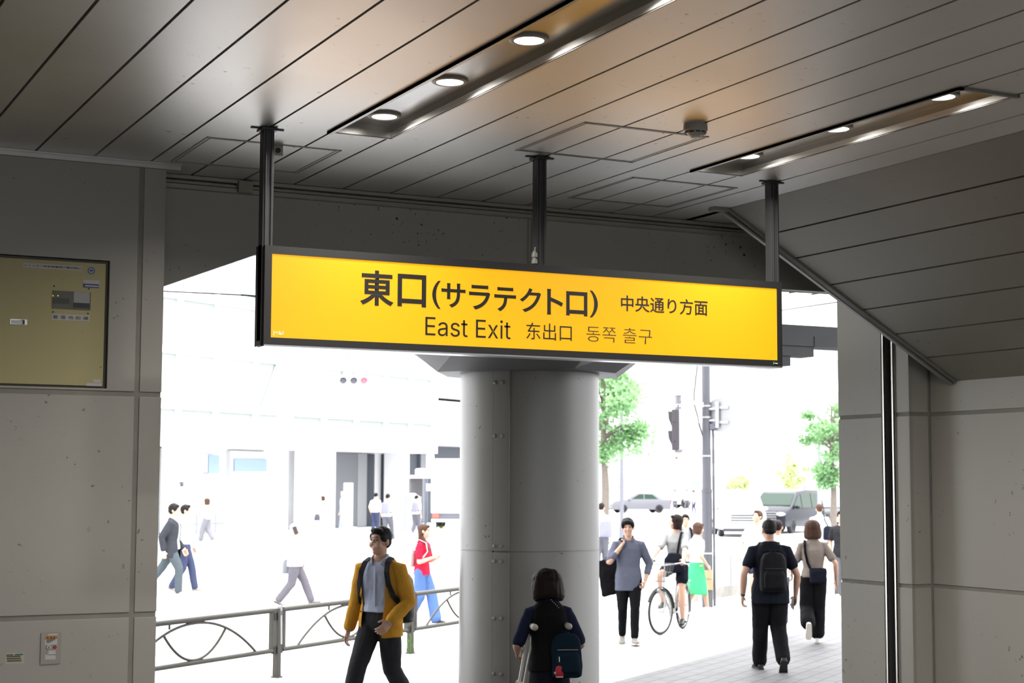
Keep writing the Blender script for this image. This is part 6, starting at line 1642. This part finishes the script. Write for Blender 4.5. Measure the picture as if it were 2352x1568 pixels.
for x in (-0.5, 0.5):
    mb = MB(); mb.box((x-0.47, -0.225, 0.85), (x+0.47, -0.2, 3.15)); d_ = mb.build('rear_door', M_WHITE, tk)
    mb = MB(); mb.box((x*0.1-0.02, -0.25, 0.9), (x*0.1+0.02, -0.225, 3.1)); mb.build('lock_bar', M_CHROME, d_)

# ================================================================== buildings over the road
BA = gnd(400, 1228); BB_ = gnd(955, 1207)
BR = math.atan2(BB_.y-BA.y, BB_.x-BA.x)
def bld(lab, cat='building', name='building', off=(0, 0, 0)):
    m_ = Matrix.Rotation(BR, 3, 'Z') @ V(*off)
    return thing(name, lab, cat, V(BA.x, BA.y, 0)+m_, BR)
W_F = mat('facade_white', (0.80, 0.80, 0.80), 0.6, var=0.03); W_G = mat('facade_glass', (0.245, 0.285, 0.265), 0.25, var=0.10, scale=0.6); W_G2 = mat('facade_glass_pale', (0.31, 0.33, 0.32), 0.25, var=0.12, scale=0.5)
W_O = mat('facade_poster', (0.36, 0.29, 0.25), 0.6, var=0.2, scale=0.8); G_P = mat('panel_grey', (0.15, 0.155, 0.17), 0.55, var=0.06, scale=0.4); G_PL = mat('panel_light_grey', (0.27, 0.275, 0.285), 0.55, var=0.05, scale=0.4)
D_S = mat('entrance_slate', (0.030, 0.038, 0.055), 0.5, var=0.25, scale=0.5); B_S = mat('shop_blue', (0.24, 0.33, 0.46), 0.5, var=0.05)
b1 = bld('white framed glass building across the road with a projecting upper storey')
mb = MB(); mb.box((-8, 1.2, 0), (17.5, 12, 13)); mb.build('core_wall', W_F, b1)
mb = MB(); mb.box((-8, -1.3, 3.58), (17.65, 1.25, 3.95)); mb.box((-8, -1.3, 12.6), (17.65, 1.25, 13)); mb.box((17.3, -1.3, 3.58), (17.65, 1.25, 13)); mb.build('storey_frame', W_F, b1)
mb = MB(); mb.box((-8, -1.1, 3.9), (17.4, 1.22, 12.7)); mb.build('spandrel', W_F, b1)
mulls = [-6.2, -3.4, -1.3, 0.95, 3.5, 5.9, 8.3, 10.8, 13.2, 15.3, 17.3]
rows = [(4.05, 5.0), (5.35, 7.2), (7.6, 9.4), (9.8, 12.3)]
for i in range(len(mulls)-1):
    for j, (z0, z1) in enumerate(rows):
        mb = MB(); mb.box((mulls[i]+0.12, -1.16, z0), (mulls[i+1]-0.12, -1.09, z1))
        m_ = W_O if (j == 2 and i in (4,)) else (W_G if (i*3+j*5) % 4 in (0, 1) or j == 0 else W_G2)
        w_ = mb.build('window', m_, b1)
mb = MB()
for x in mulls: mb.box((x-0.10, -1.32, 3.9), (x+0.10, -1.1, 12.7))
for (z0, z1) in ((5.02, 5.33), (7.22, 7.58), (9.42, 9.78)): mb.box((-8, -1.30, z0), (17.4, -1.1, z1))
for x in (5.9, 10.8): mb.poly([(x-2.0, -1.3, 5.3), (x-1.5, -1.3, 5.3), (x+0.6, -1.3, 9.4), (x+0.1, -1.3, 9.4)], (0, 0.1, 0))
mb.build('mullion_grid', W_F, b1)
for x0, x1 in ((8.35, 10.25), (15.45, 16.35), (-0.4, 0.0)):
    mb = MB(); mb.box((x0, -0.5, 0), (x1, 0.4, 3.6)); mb.build('column', W_F, b1)
mb = MB(); mb.box((10.25, 0.9, 0.02), (11.45, 1.2, 3.55)); mb.build('grey_panel', G_P, b1)
mb = MB(); mb.box((11.5, 0.9, 0.02), (13.9, 1.2, 3.55)); mb.build('grey_panel', G_P, b1)
mb = MB(); mb.box((13.95, 0.9, 0.02), (14.72, 1.2, 3.55)); mb.build('grey_panel', G_PL, b1)
mb = MB(); mb.box((14.74, 1.0, 0.02), (15.5, 1.2, 3.55)); mb.build('entrance_recess', D_S, b1)
mb = MB(); mb.box((16.35, 1.0, 0.02), (17.6, 1.25, 3.55)); mb.build('entrance_recess', D_S, b1)
mb = MB(); mb.box((-0.2, 0.6, 0.02), (0.9, 1.2, 3.5)); mb.build('grey_pilaster', G_PL, b1)
mb = MB(); mb.box((4.55, 0.95, 1.35), (7.15, 1.2, 3.5)); wf = mb.build('shop_window_frame', mat('shop_frame_grey', (0.5, 0.5, 0.5), 0.6), b1)
mb = MB(); mb.box((4.75, 0.9, 1.5), (6.95, 0.96, 2.6)); mb.build('shop_window', mat('shop_glass', (0.75, 0.77, 0.78), 0.3, var=0.1), wf)
mb = MB(); mb.box((4.75, 0.88, 2.6), (6.95, 0.95, 3.15)); sg2 = mb.build('shop_fascia', B_S, b1)
lettering('shop_lettering', 'みどり', 5.0, 6.6, 2.72, 3.05, 0.875, W_F, sg2) if False else None
mb = MB(); mb.box((1.6, 0.9, 2.55), (3.0, 1.2, 3.3)); mb.build('shop_panel', W_F, b1)
mb = MB(); mb.box((3.05, 0.88, 2.5), (3.75, 1.2, 3.3)); mb.build('shop_banner', B_S, b1)
b2 = bld('pale lower building right of the white framed one, behind the pillar edge', off=(17.7, 0, 0))
mb = MB(); mb.box((0, 3.6, 0), (16, 12, 9.5)); mb.build('wall', W_F, b2)
mb = MB(); mb.box((0, 0.6, 4.15), (16, 3.7, 6.4)); mb.build('canopy_band', W_F, b2)
mb = MB(); mb.box((1.8, 0.55, 6.55), (16, 3.7, 6.85)); mb.build('gutter', G_PL, b2)
mb = MB(); mb.box((0, 3.3, 0.02), (1.4, 3.6, 4.15)); mb.build('entrance_recess', D_S, b2)
mb = MB(); mb.box((1.4, 3.2, 0.02), (2.3, 3.6, 4.15)); mb.build('blue_grey_panel', mat('panel_blue_grey', (0.12, 0.145, 0.18), 0.5), b2)
mb = MB(); mb.box((2.3, 3.3, 0.02), (16, 3.6, 4.15)); mb.build('shop_front', D_S, b2)
for x in (3.0, 5.2): 
    mb = MB(); mb.box((x, 3.15, 0.02), (x+0.7, 3.6, 4.15)); mb.build('pier', mat('pier_grey', (0.16, 0.165, 0.18), 0.5), b2)
# boards, kiosk and low wall on the far pavement
lw = bld('grey tiled low wall on the far pavement at the left', 'low wall', 'low_wall')
mb = MB(); mb.box((0.85, 0.15, 0), (3.3, 0.45, 0.82)); mb.build('wall_block', mat('low_wall_grey', (0.25, 0.255, 0.26), 0.7, var=0.08, scale=2), lw)
mb = MB()
for x in (1.5, 2.1, 2.7): mb.box((x, 0.14, 0.02), (x+0.012, 0.15, 0.8))
mb.box((0.85, 0.14, 0.4), (3.3, 0.15, 0.412)); mb.build('tile_joint', mat('joint_grey', (0.16, 0.165, 0.17), 0.7), lw)
wb = thing('white_board', 'tall white board standing on the far pavement before the grey panels', 'board', gnd(799, 1216), BR)
mb = MB(); mb.box((-0.32, -0.03, 0.12), (0.32, 0.03, 2.12)); mb.build('panel', W_F, wb)
mb = MB(); mb.box((-0.34, -0.25, 0), (-0.26, 0.25, 0.12)); mb.box((0.26, -0.25, 0), (0.34, 0.25, 0.12)); mb.build('foot', W_F, wb)
gb = thing('grey_board', 'pale grey board behind the distant person with a grey bag', 'board', gnd(948, 1217), BR)
mb = MB(); mb.box((-0.62, -0.05, 0.0), (0.62, 0.05, 1.52)); mb.build('panel', mat('board_pale', (0.22, 0.225, 0.26), 0.6, var=0.05), gb)
mb = MB(); mb.poly([(-0.62, -0.05, 1.52), (0.62, -0.05, 1.45), (0.1, -0.05, 1.66), (-0.3, -0.05, 1.66)], (0, 0.1, 0)); mb.build('top', W_F, gb)
ks = thing('kiosk', 'small kiosk with a white flat roof by the dark entrance left of the pillar', 'kiosk', gnd(974, 1212), BR)
mb = MB(); mb.box((-0.55, -0.5, 2.35), (0.75, 0.7, 2.5)); mb.build('roof', W_F, ks)
for x in (-0.48, 0.55):
    mb = MB(); mb.box((x, -0.4, 0), (x+0.10, -0.3, 2.35)); mb.build('post', mat('kiosk_post', (0.17, 0.18, 0.23), 0.6), ks)
mb = MB(); mb.box((-0.45, -0.42, 1.75), (0.5, -0.36, 2.1)); mb.build('sign_panel', W_F, ks)
mb = MB(); mb.box((-0.45, 0.5, 0), (0.6, 0.6, 2.35)); mb.build('back_wall', mat('kiosk_back', (0.20, 0.19, 0.2), 0.6, var=0.3, scale=2), ks)
mb = MB(); mb.box((-0.40, -0.1, 2.5), (0.0, 0.3, 2.82)); mb.build('roof_unit', W_F, ks, bevel=0.08)
mb = MB(); mb.box((0.42, -0.1, 2.5), (0.72, 0.2, 3.5)); mb.build('roof_duct', W_F, ks, bevel=0.06)
rb = thing('notice_board', 'white notice board with red lettering bands by the left wall', 'board', gnd(399, 1232), BR)
mb = MB(); mb.box((-0.2, -0.03, 0.3), (0.2, 0.03, 2.35)); nbp = mb.build('panel', W_F, rb)
for (z0, z1) in ((1.98, 2.22), (1.25, 1.42)):
    mb = MB(); mb.box((-0.19, -0.04, z0), (0.17, -0.03, z1)); rbn = mb.build('red_band', mat('board_red', (0.52, 0.22, 0.21), 0.6, var=0.3, scale=6), nbp)
mb = MB(); mb.box((-0.03, -0.02, 0), (0.03, 0.02, 0.3)); mb.build('post', G_P, rb)
mb = MB(); mb.box((0.2, -0.06, 2.05), (0.42, 0.02, 2.15)); mb.box((0.34, -0.08, 1.95), (0.44, 0.04, 2.15)); mb.build('camera', mat('camera_slate', (0.06, 0.065, 0.075), 0.5), rb)
# planter strip left of the pillar
pl_ = thing('planter', 'low green planter strip at the foot of the white truck', 'planter', gnd(1030, 1238), BR)
mb = MB(); mb.box((-1.6, -0.2, 0), (1.6, 0.2, 0.16)); mb.build('edging', mat('planter_stone', (0.3, 0.3, 0.28), 0.8, var=0.3), pl_)
mb = MB(); rnd = random.Random(8)
for i in range(500):
    b_ = V(rnd.uniform(-1.5, 1.5), rnd.uniform(-0.18, 0.18), 0.15+rnd.uniform(0, 0.28)); dd = V(rnd.gauss(0, 1), rnd.gauss(0, 1), rnd.uniform(0, 1)).normalized(); sd2 = dd.orthogonal().normalized()*0.02
    mb.face([b_, b_+dd*0.06+sd2, b_+dd*0.13, b_+dd*0.06-sd2])
pg_ = mb.build('plants', LEAFY, pl_)
# far right: grey wall end and pale tower
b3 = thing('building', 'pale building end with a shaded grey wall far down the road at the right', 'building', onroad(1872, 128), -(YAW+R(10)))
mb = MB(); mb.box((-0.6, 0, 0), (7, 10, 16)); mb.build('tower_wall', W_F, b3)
mb = MB(); mb.box((-2.3, 1.0, 0), (-0.6, 8, 4.6)); mb.build('grey_wall', mat('far_shade_grey', (0.24, 0.24, 0.26), 0.7), b3)  # the wall's shade is put into its grey colour
mb = MB()
for k in range(5):
    mb.box((-0.2, -0.03, 3+2.5*k), (6.5, 0.0, 4.5+2.5*k))
mb.build('window_band', W_G2, b3)
b4 = thing('building', 'long pale block closing the street behind the bus', 'building', onroad(1560, 165), -(YAW+R(4)))
mb = MB(); mb.box((-16, 0, 0), (9, 10, 9)); mb.build('wall', W_F, b4)
mb = MB()
for k in range(3): mb.box((-15.5, -0.04, 1.5+2.7*k), (8.5, 0.0, 2.9+2.7*k))
mb.build('window_band', W_G2, b4)
